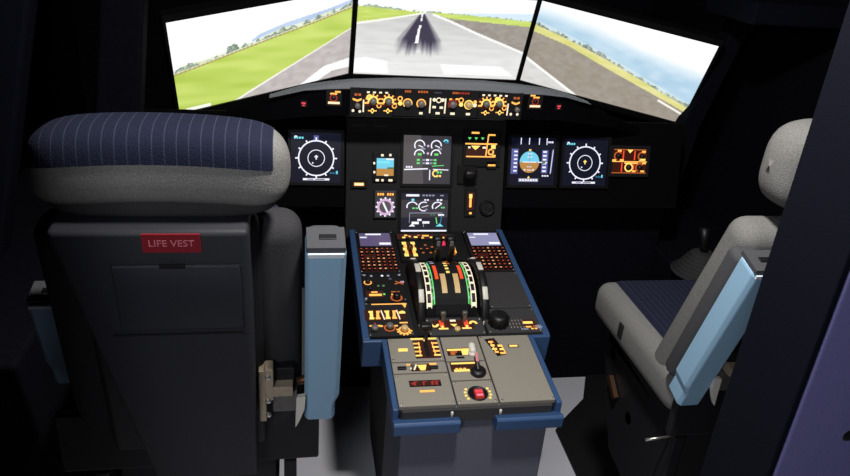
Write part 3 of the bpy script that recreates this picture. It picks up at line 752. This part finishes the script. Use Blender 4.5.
g.line(-.143, -.272, -.118, -.260, .005, 'amber_dim', ZL); g.line(-.140, -.258, -.118, -.274, .004, 'amber_dim', ZL); g.rect(-.120, -.262, .010, .008, 'pink_glow', ZL)
g.build('lit_markings', None, th)
pknob(th, off, -.221, .263, .0075, .016, 'knob_black', 'amber')
pknob(th, off, -.146, .337, .011, .020, 'knob_black', 'amber_dim')
pknob(th, off, -.218, .292, .006, .010, 'knob_black', None, 'push_button')

th, off = unit(FWD, 'audio_panel', 'audio panel crowded with amber switches on the left of the pedestal', 'control panel', -.241, -.115, .354, .500, None, 'panel_black')
g = MB(off)
g.rect(-.175, -.365, .090, .0045, 'amber', ZL); g.poly([(-.136, -.362), (-.120, -.362), (-.128, -.384)], 'amber', ZL)
for x, m in ((-.224, 'yellow'), (-.207, 'amber'), (-.180, 'yellow'), (-.162, 'amber')):
    g.rect(x, -.412, .0085, .034, m, ZL); g.rect(x, -.398, .014, .008, m, ZL + .0002); g.rect(x, -.426, .013, .008, m, ZL + .0002)
g.line(-.196, -.392, -.190, -.432, .0035, 'white_warm', ZL); g.line(-.153, -.392, -.148, -.432, .0035, 'white_warm', ZL)
g.rect(-.187, -.412, .11, .046, 'amber_deep', ZL - .0002); g.poly([(-.148, -.408), (-.130, -.408), (-.130, -.400), (-.137, -.395), (-.148, -.400)], 'yellow', ZL)
g.rect(-.140, -.447, .022, .0055, 'amber', ZL); g.rect(-.229, -.457, .008, .006, 'amber', ZL); g.rect(-.207, -.457, .008, .006, 'amber', ZL); g.rect(-.218, -.447, .005, .006, 'red_dim', ZL)
for k in range(7):
    a = R(-10 + 30 * k + 180); g.line(-.142 + .014 * cos(a), -.478 + .014 * sin(a), -.142 + .021 * cos(a), -.478 + .021 * sin(a), .006, 'amber', ZL)
g.rect(-.202, -.459, .009, .006, 'amber', ZL); g.rect(-.162, -.459, .009, .006, 'amber', ZL)
g.build('lit_markings', None, th)
for x, y, m, rg in ((-.221, .474, 'knob_grey', None), (-.180, .467, 'knob_grey', 'amber_dim'), (-.142, .478, 'metal_tan', 'amber')): pknob(th, off, x, y, .010, .018, m, rg)
for x in (-.2155, -.171): MB(off).box((x, -.412, .009), (.008, .020, .012), 'brass').build('switch', None, th, .001)

# right column
unit(FWD, 'blank_panel', 'blank dark panel behind the right keyboard unit', 'panel', .115, .241, .216, .392, None, 'pedestal_deck')
th, off = unit(FWD, 'cockpit_door_panel', 'grey panel with round black knob and small amber lights, right side', 'control panel', .084, .241, .394, .500, None, 'pedestal_deck')
k = MB(off); k.lathe([(.024, .004), (.026, .008), (.026, .030), (.022, .036), (.012, .038)], (.120, -.462, 0), 'z', 28, 'knob_black')
for i in range(12):
    a = 2 * pi * i / 12; k.box((.120 + .026 * cos(a), -.462 + .026 * sin(a), .019), (.005, .005, .022), 'knob_black', Matrix.Rotation(a, 3, 'Z'))
k.build('round_knob', None, th)
g = MB(off); g.rect(.206, -.460, .028, .010, 'yellow', ZL); g.rect(.206, -.464, .04, .034, 'amber_deep', ZL - .0002)
g.rect(.203, -.478, .016, .006, 'amber', ZL); g.rect(.222, -.476, .012, .006, 'amber_dim', ZL); g.dashes(.190, -.487, .022, .006, 'white_dim', 3, ZL); g.dashes(.217, -.486, .02, .006, 'amber', 2, ZL)
for a in range(0, 180, 45): g.line(.233 - .010 * cos(R(a)), -.479 - .010 * sin(R(a)), .233 + .010 * cos(R(a)), -.479 + .010 * sin(R(a)), .003, 'white_dim', ZL)
for i in range(5):
    for j in range(3): g.rect(.154 + .009 * i, -.450 - .014 * j, .003, .007, 'pedestal_grey', ZL)
g.disc(.140, -.428, .0045, 'white_warm', ZL, 10)
g.build('lit_markings', None, th)

# middle: switching strips
th, off = unit(FWD, 'switching_panel', 'narrow strip of small amber switch lights just below the system display', 'control panel', -.108, .108, -.006, .036, None, 'panel_dark', screws=False)
g = MB(off); g.rect(-.01, -.016, .19, .028, 'amber_deep', ZL - .0002)
for x, y, w_, m in ((-.082, .022, .014, 'yellow'), (-.066, .016, .010, 'amber'), (-.045, .020, .012, 'yellow'), (-.024, .024, .010, 'amber'), (-.012, .012, .022, 'amber'), (.008, .022, .013, 'yellow'), (.028, .018, .010, 'amber'), (.044, .024, .009, 'amber'), (.072, .016, .014, 'amber_dim'), (-.076, .010, .010, 'amber'), (-.034, .010, .009, 'amber_dim'), (.036, .009, .010, 'amber_dim')): g.rect(x, -y, w_, .0085, m, ZL)
g.build('lit_markings', None, th)
for x in (-.074, -.034, .018, .056): pknob(th, off, x, .029, .006, .012)
th, off = unit(FWD, 'system_select_panel', 'panel with amber lit knob and red lamp ahead of the thrust levers', 'control panel', -.108, .108, .038, .150, None, 'panel_dark', screws=False)
g = MB(off)
for x, s in ((-.088, 1), (-.060, -1)):
    for i in range(5): g.rect(x + .002 * s * (i % 2), -.056 - .0165 * i, .010 if i % 2 else .0135, .0155, 'yellow' if i % 2 == 0 else 'amber', ZL)
g.rect(-.074, -.090, .036, .08, 'amber_deep', ZL - .0002)
for x, y in ((-.037, .088), (-.021, .067), (-.018, .088), (-.001, .078), (-.034, .110), (-.010, .110), (.014, .090), (.006, .104)): MB(off).rect(x, -y, .0075, .007, 'amber_dim', ZL).build('lit_legend', None, th)
g.rect(.070, -.094, .006, .040, 'amber', ZL); g.rect(.064, -.118, .008, .012, 'amber_dim', ZL)
g.build('lit_markings', None, th)
pknob(th, off, -.074, .090, .010, .020, 'brass', None)
tag(MB(off).lathe([(.0085, .003), (.0085, .010), (.006, .013)], (.038, -.062, 0), 'z', 16, 'lamp_red').build('warning_lamp', None, th), 'round magenta red lamp')
for x in (-.037, -.018, -.001, .014): MB(off).box((x, -.099, .006), (.010, .008, .006), 'instrument_black').build('push_button', None, th, .001)

# thrust lever quadrant: hump, slots, scales, levers
QO = (0, -.3, 0)
th = FWD.thing('thrust_quadrant', 'black thrust lever quadrant with green edged scales and two levers', 'lever quadrant', 0, -.3)
def hump(tt):  # height of the curved cover
    u = (tt - .300) / .112; return -.01 + .080 * max(0, 1 - u * u) ** .5 if abs(u) < 1 else -.01
b = MB(QO); n = 20
ts = [.189 + .222 * i / n for i in range(n + 1)]
b.prism([(-x, hump(x)) for x in ts] + [(-.412, -.008), (-.188, -.008)], 'x', -.046, .046, 'panel_dark'); b.build('curved_cover', None, th, .001)
def strip(x0, x1, ta, tb, m, dz=.0008, n=14, skip=None):
    mb = MB(QO); pts = [ta + (tb - ta) * i / n for i in range(n + 1)]
    for i in range(n):
        if skip and skip(i): continue
        a, c = pts[i], pts[i + 1]
        mb.add([(x0, -a, hump(a) + dz), (x1, -a, hump(a) + dz), (x1, -c, hump(c) + dz), (x0, -c, hump(c) + dz)], [(0, 1, 2, 3)], m)
    return mb
for s in (-1, 1):
    mb = MB(QO)
    b = MB(QO); x0, x1 = sorted((s * .0465, s * .0725))
    b.prism([(-x, hump(x) - .004) for x in ts] + [(-.412, -.008), (-.188, -.008)], 'x', x0, x1, 'instrument_black'); b.build('scale_block', None, th, .001)
    q = MB(QO)
    rung = lambda k: (lambda i: i % 4 != k)
    for part in (strip(s * .0472, s * .0505, .215, .398, 'green_glow', -.0028), strip(s * .0532, s * .0552, .21, .40, 'green_glow', -.0027, 14, lambda i: i % 3 == 2),
                 strip(s * .0560, s * .0582, .200, .404, 'white_warm', -.0027), strip(s * .0682, s * .0710, .205, .404, 'white_warm', -.0028),
                 strip(s * .0582, s * .0682, .205, .402, 'white_warm', -.0027, 30, rung(1)), strip(s * .0505, s * .0560, .205, .402, 'white_dim', -.0027, 30, rung(3))):
        q.v, base = q.v + part.v, len(q.v)
        q.f += [[base + i for i in f] for f in part.f]; q.m += part.m; q.s += part.s
    q.off = Vector((0, 0, 0))
    q.build('trim_scale', None, th)
    strip(s * .031, s * .041, .272, .336, 'orange_red', .0012).build('red_band', None, th)
    strip(s * .031, s * .043, .205, .268, 'white_dim' if s < 0 else 'amber_deep', .0010, 6, lambda i: i % 2).build('gate_marks', None, th)
    tag(strip(s * .011, s * .026, .316, .378, 'metal_tan', .0022).build('tan_plate', None, th), 'tan metal plate behind a lever')
q = strip(-.005, .005, .250, .312, 'yellow', .0012, 7, lambda i: i % 2); q.build('centre_scale', None, th)
strip(.004, .014, .208, .262, 'amber_dim', .0012, 5, lambda i: i % 2).build('lit_legend', None, th)
for s in (-1, 1):
    x = s * .0195
    l = MB(QO); l.box((x, -.235, .068), (.014, .012, .10), 'knob_black', Matrix.Rotation(R(18), 3, 'X'))
    l.rbox((x, -.215, .118), (.030, .030, .034), .010, 'knob_black', 3)
    lv = l.build('thrust_lever', None, th)
    MB(QO).box((x, -.234, .1165), (.010, .004, .020), 'knob_grey').build('side_button', None, lv)

# trim wheels either side of the quadrant
for s, lab in ((-1, 'left trim wheel of the quadrant, black rim with white marks'), (1, 'right trim wheel of the quadrant, black rim with white marks')):
    x = s * .0900; c = (0, .0, 0); off = (x, -.315, -.055)
    th = FWD.thing('trim_wheel', lab, 'trim wheel', x, -.315, 'trim wheels beside the thrust levers', -.045)
    r = .137
    wl = MB(); wl.lathe([(r - .024, -.0105), (r - .003, -.0105), (r, -.008), (r, .008), (r - .003, .0105), (r - .024, .0105)], (0, 0, 0), 'x', 56, 'wheel_black'); wl.build('rim', None, th)
    for k in range(9):
        a = R(40 * k + (50 if s < 0 else 48)); y, z = r * cos(a), r * sin(a)
        m = MB(); m.rbox((0, y, z), (.0155, .038, .006), .0026, 'white_paint', 2, Matrix.Rotation(a - pi / 2, 3, 'X')); m.build('white_mark', None, th)

th, off = unit(FWD, 'engine_start_panel', 'engine start panel with two red lit switches behind the thrust levers', 'control panel', -.080, .080, .430, .502, None, 'pedestal_deck')
g = MB(off); g.rect(-.004, -.458, .112, .034, 'amber_deep', ZL - .0002)
for s in (-1, 1):
    x = -.003 + s * .034; g.rect(x, -.457, .012, .030, 'orange_red', ZL); g.rect(x, -.470, .006, .012, 'yellow', ZL + .0002)
    g.ring(x + s * .020, -.458, .0085, .007, 'yellow', 90 - 90 * (1 - s) + -100, 90 - 90 * (1 - s) + 100, ZL) ; g.rect(x - s * .002, -.4765, .026, .0062, 'yellow', ZL)
g.rect(-.004, -.444, .016, .008, 'white_warm', ZL); g.poly([(-.014, -.458), (.006, -.458), (-.004, -.470)], 'yellow', ZL)
g.build('lit_markings', None, th)
for s in (-1, 1):
    x = -.003 + s * .030; k = MB(off); k.box((x, -.446, .014), (.010, .010, .024), 'bracket_grey'); k.rbox((x, -.444, .030), (.016, .012, .014), .004, 'bracket_grey', 2); k.build('guarded_switch', None, th)
pknob(th, off, .001, .484, .0085, .014, 'metal_tan')

# aft deck
G = 'pedestal_grey'
th, off = unit(AFT, 'speed_brake_panel', 'grey panel with amber lit slot at the left front of the rear deck', 'control panel', -.192, -.054, .003, .094, None, G)
g = MB(off)
g.rect(-.156, -.050, .024, .0115, 'yellow', ZL); g.rect(-.114, -.0085, .034, .0062, 'yellow', ZL); g.rect(-.076, -.0085, .030, .0062, 'yellow', ZL); g.disc(-.094, -.0155, .004, 'yellow', ZL, 8)
for s in (-1, 1):
    x = -.094 + s * .021
    for i in range(4): g.rect(x + s * .003, -.027 - .0155 * i, .017, .006, 'yellow' if i % 2 else 'amber', ZL)
    g.line(x - s * .004, -.022, x - s * .001, -.076, .003, 'amber', ZL)
g.rect(-.094, -.049, .066, .070, 'amber_deep', ZL - .0003)
g.rect(-.094, -.052, .012, .052, 'knob_black', ZL + .0001)
g.build('lit_markings', None, th)
lv = MB(off); lv.box((-.094, -.030, .022), (.007, .010, .046), 'knob_black', Matrix.Rotation(R(-28), 3, 'X'))
lv.rbox((-.094, -.010, .046), (.034, .022, .020), .007, 'knob_black', 3); tag(lv.build('lever', None, th), 'short black lever with a flat grip')
th, off = unit(AFT, 'trim_panel', 'narrow grey panel with small amber selector and two black buttons', 'control panel', -.192, -.054, .096, .136, None, G, screws=False)
g = MB(off); g.poly([(-.128, -.108), (-.104, -.108), (-.110, -.128), (-.122, -.128)], 'yellow', ZL); g.rect(-.150, -.106, .010, .005, 'amber', ZL); g.rect(-.088, -.106, .018, .006, 'amber', ZL)
g.line(-.146, -.122, -.136, -.104, .004, 'white_warm', ZL); g.line(-.138, -.126, -.130, -.106, .004, 'white_warm', ZL); g.rect(-.120, -.117, .05, .026, 'amber_deep', ZL - .0003); g.build('lit_markings', None, th)
for x, y in ((-.168, .120), (-.088, .121)): MB(off).box((x, -y, .006), (.022, .009, .007), 'knob_black').build('push_button', None, th, .001)
MB(off).box((-.141, -.116, .010), (.006, .008, .016), 'knob_grey').build('toggle', None, th, .001)
th, off = unit(AFT, 'transponder_panel', 'grey transponder panel with red digit window at the left rear corner', 'control panel', -.192, -.054, .138, .248, None, G)
g = MB(off); g.rect(-.118, -.174, .078, .0215, 'instrument_black', ZL); g.rect(-.118, -.174, .07, .015, 'amber_deep', ZL + .0001)
for i, x in enumerate((-.144, -.122, -.100, -.090)):
    m = 'red_dim'; g.rect(x, -.174, .006, .013, m, ZL + .0003) if i != 1 else g.rect(x, -.174, .004, .013, m, ZL + .0003)
    g.rect(x + .004, -.168, .009, .003, 'red_dim', ZL + .0003)
g.rect(-.150, -.174, .008, .004, 'red_dim', ZL + .0004); g.rect(-.117, -.2005, .036, .007, 'amber', ZL); g.build('digit_window', None, th)
th, off = unit(AFT, 'rudder_trim_panel', 'grey centre strip with lit bars and small white lever', 'control panel', -.052, .050, .003, .098, None, G, screws=False)
g = MB(off); g.rect(-.010, -.056, .064, .0072, 'yellow', ZL); g.rect(-.026, -.068, .018, .016, 'amber_dim', ZL); g.rect(-.014, -.073, .018, .011, 'instrument_black', ZL + .0001); g.rect(.006, -.068, .022, .018, 'yellow', ZL); g.rect(-.012, -.086, .020, .007, 'instrument_black', ZL); g.rect(-.008, -.064, .07, .028, 'amber_deep', ZL - .0003)
g.build('lit_markings', None, th)
lv = MB(off); lv.lathe([(.011, .004), (.012, .010), (.009, .014)], (.021, -.076, 0), 'z', 16, 'white_paint'); lv.rbox((.021, -.066, .017), (.018, .032, .017), .008, 'white_paint', 4, Matrix.Rotation(R(18), 3, 'X')); tag(lv.build('lever', None, th), 'white rounded lever')
th, off = unit(AFT, 'parking_brake_panel', 'grey centre strip with black parking brake knob and amber bar', 'control panel', -.052, .050, .100, .168, None, G, screws=False)
g = MB(off); g.rect(-.010, -.108, .062, .0062, 'yellow', ZL); g.rect(-.018, -.134, .040, .008, 'yellow', ZL); g.dashes(-.020, -.128, .030, .006, 'amber', 3, ZL); g.rect(-.01, -.120, .07, .034, 'amber_deep', ZL - .0003)
g.line(.034, -.132, .044, -.150, .003, 'red_dim', ZL); g.build('lit_markings', None, th)
k = MB(off); k.lathe([(.020, .004), (.020, .012), (.016, .016)], (.021, -.144, 0), 'z', 22, 'knob_black'); k.rbox((.019, -.132, .024), (.011, .040, .013), .004, 'knob_black', 3, Matrix.Rotation(R(24), 3, 'X')); kb = k.build('brake_handle', None, th)
tag(MB(off).box((.0185, -.122, .0360), (.0075, .024, .003), 'label_text', Matrix.Rotation(R(24), 3, 'X')).build('handle_stripe', None, kb), 'pale pink stripe on the handle')
th, off = unit(AFT, 'fire_panel', 'grey centre strip with red lit button in a round black recess', 'control panel', -.052, .050, .170, .248, None, G)
g = MB(off); g.lathe([(.0245, .004), (.0245, .0062), (.021, .0072), (.020, .0046)], (.0045, -.216, 0), 'z', 28, 'instrument_black'); g.build('round_recess', None, th)
g = MB(off)
for a in (150, 170, 190, 210, -30, -10, 10, 30): g.rect(.0045 + .031 * cos(R(a)), -.216 + .031 * sin(R(a)), .006, .006, 'yellow', ZL)
g.build('lit_markings', None, th)
g = MB(off); g.box((.006, -.2205, .0075), (.020, .027, .008), 'red_dim'); g.rect(.006, -.215, .018, .009, 'red_glow', .0120); g.rect(.006, -.227, .018, .010, 'red_glow', .0120); g.dashes(.006, -.228, .014, .004, 'pink_glow', 2, .0123); tag(g.build('push_button', None, th), 'square red lit button')
th, off = unit(AFT, 'flap_panel', 'large plain grey plate with dark red lit slot, right side of rear deck', 'control panel', .052, .192, .003, .248, None, G)
g = MB(off); g.poly([(.066, -.018), (.094, -.014), (.112, -.080), (.086, -.086)], 'instrument_black', ZL); g.poly([(.083, -.016), (.092, -.015), (.104, -.080), (.096, -.082)], 'amber_deep', ZL + .0001)
for x, y, w_, m in ((.081, .030, .013, 'amber'), (.083, .044, .011, 'yellow'), (.085, .058, .013, 'yellow'), (.102, .046, .012, 'yellow'), (.104, .060, .012, 'yellow'), (.103, .075, .014, 'amber'), (.088, .070, .010, 'amber')): g.rect(x, -y, w_, .0075, m, ZL + .0003)
g.line(.079, -.026, .086, -.070, .003, 'amber', ZL + .0003); g.line(.107, -.042, .110, -.078, .003, 'amber', ZL + .0003)
g.rect(.139, -.048, .022, .007, 'yellow', ZL); g.rect(.139, -.048, .028, .011, 'amber_deep', ZL - .0002); g.build('lit_markings', None, th)

# ------------------------------------------------------------------ seats
def sp(c, e): return math.copysign(abs(c) ** e, c)
def pad(a, b, c, ex=.5, n=3.2, nu=44, nv=36, scale=1., keep=None, bend=0.):
    """puffy headrest body: rounded cross-section (b deep, c high) along x with full ends; bend makes the top bow"""
    V = []; F = []
    for i in range(nu + 1):
        x = -cos(pi * i / nu); s = max(1e-4, 1 - abs(x) ** n) ** .42 if abs(x) < .9999 else .004
        for j in range(nv):
            th = 2 * pi * j / nv
            V.append((a * x * (1 if scale == 1 else 1), b * scale * (.3 + .7 * s) * s ** .5 * sp(cos(th), ex), c * scale * s * sp(sin(th), ex) + bend * (1 - x * x)))
    for i in range(nu):
        for j in range(nv):
            f = (i * nv + j, (i + 1) * nv + j, (i + 1) * nv + (j + 1) % nv, i * nv + (j + 1) % nv)
            if keep is None or keep([V[k] for k in f], 360 * (j + .5) / nv): F.append(f)
    if keep is None: F += [tuple(range(nv))[::-1], tuple(nu * nv + k for k in range(nv))]
    return V, F
def make_seat(label, xc, vest):
    hw = .40 if vest else .46; ao_x = .235 if vest else .226; dz = .034 if vest else .020; dy = 0 if vest else .006
    t = thing('pilot_seat', label, 'seat', (xc, -.85, 0), 'pilot seats')
    O = Vector((xc, -.85, 0))
    def W(m=None): return MB()
    rec = Matrix.Rotation(R(8 if vest else 19), 3, 'X')
    # cushion
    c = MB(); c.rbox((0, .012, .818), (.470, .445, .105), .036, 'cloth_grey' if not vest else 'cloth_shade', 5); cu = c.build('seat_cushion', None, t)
    c = MB(); c.rbox((0, .03, .826), (.405, .395, .100), .030, 'cloth_navy', 5); tag(c.build('cushion_top', None, cu), 'navy pinstriped cushion top')
    for s in (-1, 1):
        m = MB(); m.rbox((s * .236, .05, .822), (.006, .022, .040), .0035, 'base_dark', 2); m.build('pull_strap', None, cu)
    # backrest cushion and shell
    piv = Vector((0, -.185 if vest else -.122, .795))
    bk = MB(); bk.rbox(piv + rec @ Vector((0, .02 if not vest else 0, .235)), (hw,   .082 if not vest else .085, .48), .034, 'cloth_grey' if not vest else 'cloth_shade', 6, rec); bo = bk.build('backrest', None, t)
    bk = MB(); bk.rbox(piv + rec @ Vector((0, .032, .235)), (hw - .06, .07, .455), .022, 'cloth_navy', 5, rec); tag(bk.build('backrest_facing', None, bo), 'navy pinstriped front of the backrest')
    def shell(p):
        f = (p.z + .265) / .53
        x0, x1 = (-.052 - .092 * f, .120 + .004 * f) if vest else (-.12 - .03 * f, .12 + .03 * f)
        return ((x0 + x1) / 2 + p.x / .26 * (x1 - x0), p.y, p.z)
    sh = MB(); sh.rbox(piv + rec @ Vector((.0, -.078, .252)), (.26, .085, .53), .008, 'shell_plastic', 3, rec, shell); so = sh.build('seat_shell', None, t)
    sh = MB(); sh.rbox(piv + rec @ Vector((0, -.046, .25)), (.27 if vest else .36, .03, .50), .013, 'base_dark', 4, rec); sh.build('shell_rim', None, so)
    if vest:
        p = MB(); p.rbox(piv + rec @ Vector((.022, -.1215, .402)), (.180, .005, .120), .004, 'shell_pouch', 2, rec); po = p.build('life_vest_pouch', None, so)
        MB().box(piv + rec @ Vector((.016, -.125, .462)), (.034, .004, .006), 'instrument_black', rec).build('pouch_latch', None, po)
        MB().box(piv + rec @ Vector((.020, -.1212, .332)), (.200, .002, .003), 'instrument_black', rec).build('shell_seam', None, so)
        lb = MB(); lb.box(piv + rec @ Vector((.019, -.1222, .500)), (.078, .003, .030), 'label_red', rec); lo = lb.build('life_vest_label', None, so); tag(lo, 'red life vest label plate')
        text_mesh('LIFE VEST', .0150, 'label_text', 'label_lettering', lo, piv + rec @ Vector((.019, -.1240, .500)), (rec @ Matrix.Rotation(R(90), 3, 'X')))
        for z in (.40, .34): MB().lathe([(.003, 0), (.003, .004), (.002, .005)], piv + rec @ Vector((.114, -.118, z)), 'y', 10, 'steel').build('shell_bolt', None, so)
    # headrest
    hz = Vector((.004 if vest else 0, -.300 if vest else -.262, 1.360 if vest else 1.362))
    V, F = pad(.179 if vest else .208, .060, .058 if vest else .080, .62, 8, bend=.012 if vest else .004); h = MB(); h.add([Vector(v) + hz for v in V], F, 'cloth_grey', True); ho = h.build('headrest', None, t)
    V, F = pad(.179 if vest else .208, .060, .058 if vest else .080, .62, 8, scale=1.03, bend=.012 if vest else .004, nu=72, nv=96, keep=(lambda q, an: all(-.174 < p[0] < .156 for p in q) and 5 < an < 175) if vest else (lambda q, an: all(abs(p[0]) < .140 for p in q) and (an < 76 or an > 284)))
    h = MB(); h.add([Vector(v) + hz for v in V], F, 'cloth_navy', True); tag(h.build('headrest_cover', None, ho), 'navy pinstriped cover over the headrest top')
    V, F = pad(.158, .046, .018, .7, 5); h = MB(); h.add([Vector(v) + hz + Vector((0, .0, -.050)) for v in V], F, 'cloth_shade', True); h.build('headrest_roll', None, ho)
    for s in (-1, 1): MB().tube([hz + Vector((s * .06, 0, -.06)), hz + Vector((s * .06, .02, -.16))], .008, 'base_dark').build('headrest_post', None, ho)
    # armrests, folded upright beside the backrest
    ar = Matrix.Rotation(R(13 if vest else 17), 3, 'X')
    for s in (-1, 1):
        bp = Vector((s * ao_x, -.205 + dy, .835 + dz)); L = .396 if vest else .380
        if vest and s < 0: bp = Vector((-.240, -.056, .862)); L = .205
        aw = .031 if vest else .029
        prof = [(-aw, -.010), (-aw, -.052), (.007 - aw, -.060), (aw - .007, -.060), (aw, -.052), (aw, -.010)]
        a = MB(); inv = ar
        def V3(x, y, z): return bp + ar @ Vector((x, y, z))
        zb = {0: 0, 1: 0}
        pts = []
        for (x, y) in prof: pts.append((x, y))
        n = len(prof); V = []; zs = (0, .040, .060, L - .006, L)
        for z in zs:
            k = .78 if z <= .040 else 1.
            for (x, y) in prof:
                xx = x if s * x < 0 else x * (k if z < .06 else 1)
                V.append(V3(xx if z < L else xx * .95, y if z < L else y * .97, z))
        F = []; 
        for j in range(len(zs) - 1):
            for i in range(n): F.append((j * n + i, j * n + (i + 1) % n, (j + 1) * n + (i + 1) % n, (j + 1) * n + i))
        F += [list(range(n))[::-1], [(len(zs) - 1) * n + i for i in range(n)]]
        a.add(V, F, 'armrest_blue'); ao = a.build('armrest', None, t, .002); tag(ao, 'pale blue folded armrest')
        p = MB(); p.rbox(V3(0, .012, L / 2 + .006), (aw * 1.9, .044, L - .03), .014, 'armrest_pad', 4, ar); tag(p.build('armrest_pad', None, ao), 'dark grey armrest cushion')
        p = MB(); p.box(V3(0, -.030, L + .005), (aw * 1.9, .052, .010), 'armrest_pad', ar); p.box(V3(.003, -.030, L + .0108), (.026, .012, .002), 'instrument_black', ar); po = p.build('end_cap', None, ao, .002); tag(po, 'grey end cap with a slot')
        p = MB(); p.box(V3(0, -.059, L - .003), (aw * 1.75, .0035, .007), 'armrest_highlight', ar); p.build('edge_highlight', None, ao)  # pale strip painting the light caught by the top edge
        MB().lathe([(.008, -.003), (.008, .004), (.005, .007)], V3(s * .024, .012, .035), 'x', 12, 'steel').build('pivot_bolt', None, ao)
        if vest and s < 0: continue
        # hinge hardware
        hg = MB((s * .010, 0, .006)); hg.box((s * .142, -.272, .937), (.012, .030, .108), 'bracket_beige'); hg.box((s * .154, -.282, .968), (.014, .028, .066), 'bracket_beige'); hg.box((s * .176, -.280, .952), (.036, .030, .020), 'bracket_beige'); hg.box((s * .180, -.268, .922), (.042, .030, .044), 'bracket_grey'); hg.box((s * .176, -.262, .972), (.04, .024, .03), 'base_dark')
        for z in (.905, .935, .985): hg.lathe([(.005, 0), (.005, .006)], (s * .152, -.299, z), 'y', 10, 'steel')
        ho2 = hg.build('armrest_hinge', None, t, .0015); tag(ho2, 'beige metal armrest hinge')
        MB().tube([(s * .19, -.272, .950), (s * .236, -.255, .950)], .008, 'brass').build('hinge_pin', None, ho2)
        bl = MB((s * .018, 0, .012)); bl.add([(s * x, y, z) for y in (-.285, -.275) for x, z in ((.208, .936), (.224, .938), (.222, .910), (.213, .884), (.206, .870))], [(0, 1, 2, 3, 4), (9, 8, 7, 6, 5), (0, 5, 6, 1), (1, 6, 7, 2), (2, 7, 8, 3), (3, 8, 9, 4), (4, 9, 5, 0)], 'white_paint'); bl.build('release_blade', None, ho2)
    # base
    b = MB(); b.box((0, -.01, .735), (.38, .38, .06), 'base_dark'); b.box((0, -.03, .60), (.30, .30, .22), 'base_dark'); b.box((0, -.05, .30), (.24, .26, .42), 'base_dark'); b.prism([(-.20, .09), (.20, .09), (.12, .16), (-.12, .16)], 'y', -.22, .14, 'base_dark')
    b.box((0, -.222, .80), (.465, .02, .13), 'base_dark')
    bo = b.build('seat_base', None, t, .004)
    for s in (-1, 1):
        m = MB(); m.box((s * .17, -.13, .055), (.05, .48, .11), 'base_dark'); m.box((s * .17, -.13, .114), (.022, .46, .008), 'bracket_grey'); m.build('floor_rail', None, bo, .003)
        m = MB(); m.prism([(-.20, .70), (.19, .74), (.20, .69), (.06, .44), (-.20, .40)], 'x', *sorted((s * .165, s * .19)), 'base_dark'); m.build('side_plate', None, bo, .003)
        m = MB(); m.box((s * .199, .09, .62), (.012, .06, .016), 'brass', Matrix.Rotation(R(35), 3, 'X')); m.lathe([(.016, 0), (.016, .02)], (s * .19, .14, .69), 'x', 14, 'bracket_grey'); m.lathe([(.016, 0), (.016, .02)], (s * .19, .0, .59), 'x', 14, 'bracket_grey'); m.build('actuator', None, bo)
    if not vest: tag(MB().tube([(-.18, -.180, .688), (-.250, -.182, .684)], .0032, 'steel').build('adjust_lever', None, bo), 'thin steel adjusting lever')
    return t
make_seat('left pilot seat seen from behind with red LIFE VEST label', -.615, True)
make_seat('right pilot seat seen from its side, partly behind the dark doorpost', .595, False)

# ------------------------------------------------------------------ side console on the right with a ribbed boot
struct('trim_5', MB().box((1.15, -.15, .30), (.40, 1.3, .60)), 'wall_black', .01)
struct('trim_6', MB().box((-1.18, -.25, .40), (.36, 1.5, .80)), 'wall_black', .01)
t = thing('ribbed_boot', 'dark ribbed rubber boot on the right side console', 'boot', (1.02, -.10, .60))
prof = []
for i in range(6):
    z = .012 + .012 * i; r = .085 - .008 * i; prof += [(r, z - .006), (r + .004, z), (r, z + .005)]
MB().lathe([(.10, 0), (.10, .006)] + prof + [(.03, .086)], (0, 0, 0), 'z', 28, 'rubber').build('gaiter', None, t)
MB().tube([(0, 0, .08), (-.004, .012, .13), (-.01, .02, .17)], [.014, .016, .020], 'knob_black', 14).build('stick', None, t)

# black floor mat under the right seat
t = thing('floor_mat', 'black mat on the floor beside the right seat base', 'mat', (.80, -.55, 0))
MB((.80, -.55, 0)).prism([(.70, -.05), (.57, -.17), (.525, -.22), (.52, -.45), (.50, -1.2), (.94, -1.2), (.94, .36), (.88, .34)], 'z', .0, .008, 'base_dark').build('rubber_sheet', None, t)

# ------------------------------------------------------------------ light and camera
def area(name, loc, target, size, energy, col=(1, 1, 1)):
    l = bpy.data.lights.new(name, 'AREA'); l.size = size; l.energy = energy; l.color = col; l.shape = 'DISK'
    o = bpy.data.objects.new(name, l); COL.objects.link(o); o.location = loc
    o.rotation_euler = (Vector(target) - Vector(loc)).to_track_quat('-Z', 'Y').to_euler(); return o
area('cockpit_dome_light', (-.12, -1.30, 2.27), (-.02, -.95, .6), .14, 24.0, (1, .97, .93))
area('cabin_light', (-.80, -2.56, 1.85), (-.1, -1.0, .9),   .4, 13.0, (.92, .95, 1))
wd = bpy.data.worlds.new('night'); SC.world = wd; wd.use_nodes = True
wd.node_tree.nodes['Background'].inputs['Color'].default_value = (.004, .005, .009, 1)
wd.node_tree.nodes['Background'].inputs['Strength'].default_value = 1.0

cam = bpy.data.cameras.new('camera'); co = bpy.data.objects.new('camera', cam); COL.objects.link(co)
yaw, pitch, roll = R(11.55), R(25.02), R(4.73)
f = Vector((sin(yaw) * cos(pitch), cos(yaw) * cos(pitch), -sin(pitch))); r = Vector((cos(yaw), -sin(yaw), 0)); u = r.cross(f)
r2 = r * cos(roll) + u * sin(roll); u2 = -r * sin(roll) + u * cos(roll)
M = Matrix((r2, u2, -f)).transposed().to_4x4(); M.translation = (-.425, -2.15, 1.72)
co.matrix_world = M; cam.sensor_width = 36; cam.lens = 700 / 850 * 36; cam.clip_start = .02
SC.camera = co
SC.view_settings.view_transform = 'Standard'; SC.view_settings.look = 'None'
SC.view_settings.exposure = 0; SC.view_settings.gamma = 1; SC.view_settings.use_curve_mapping = False
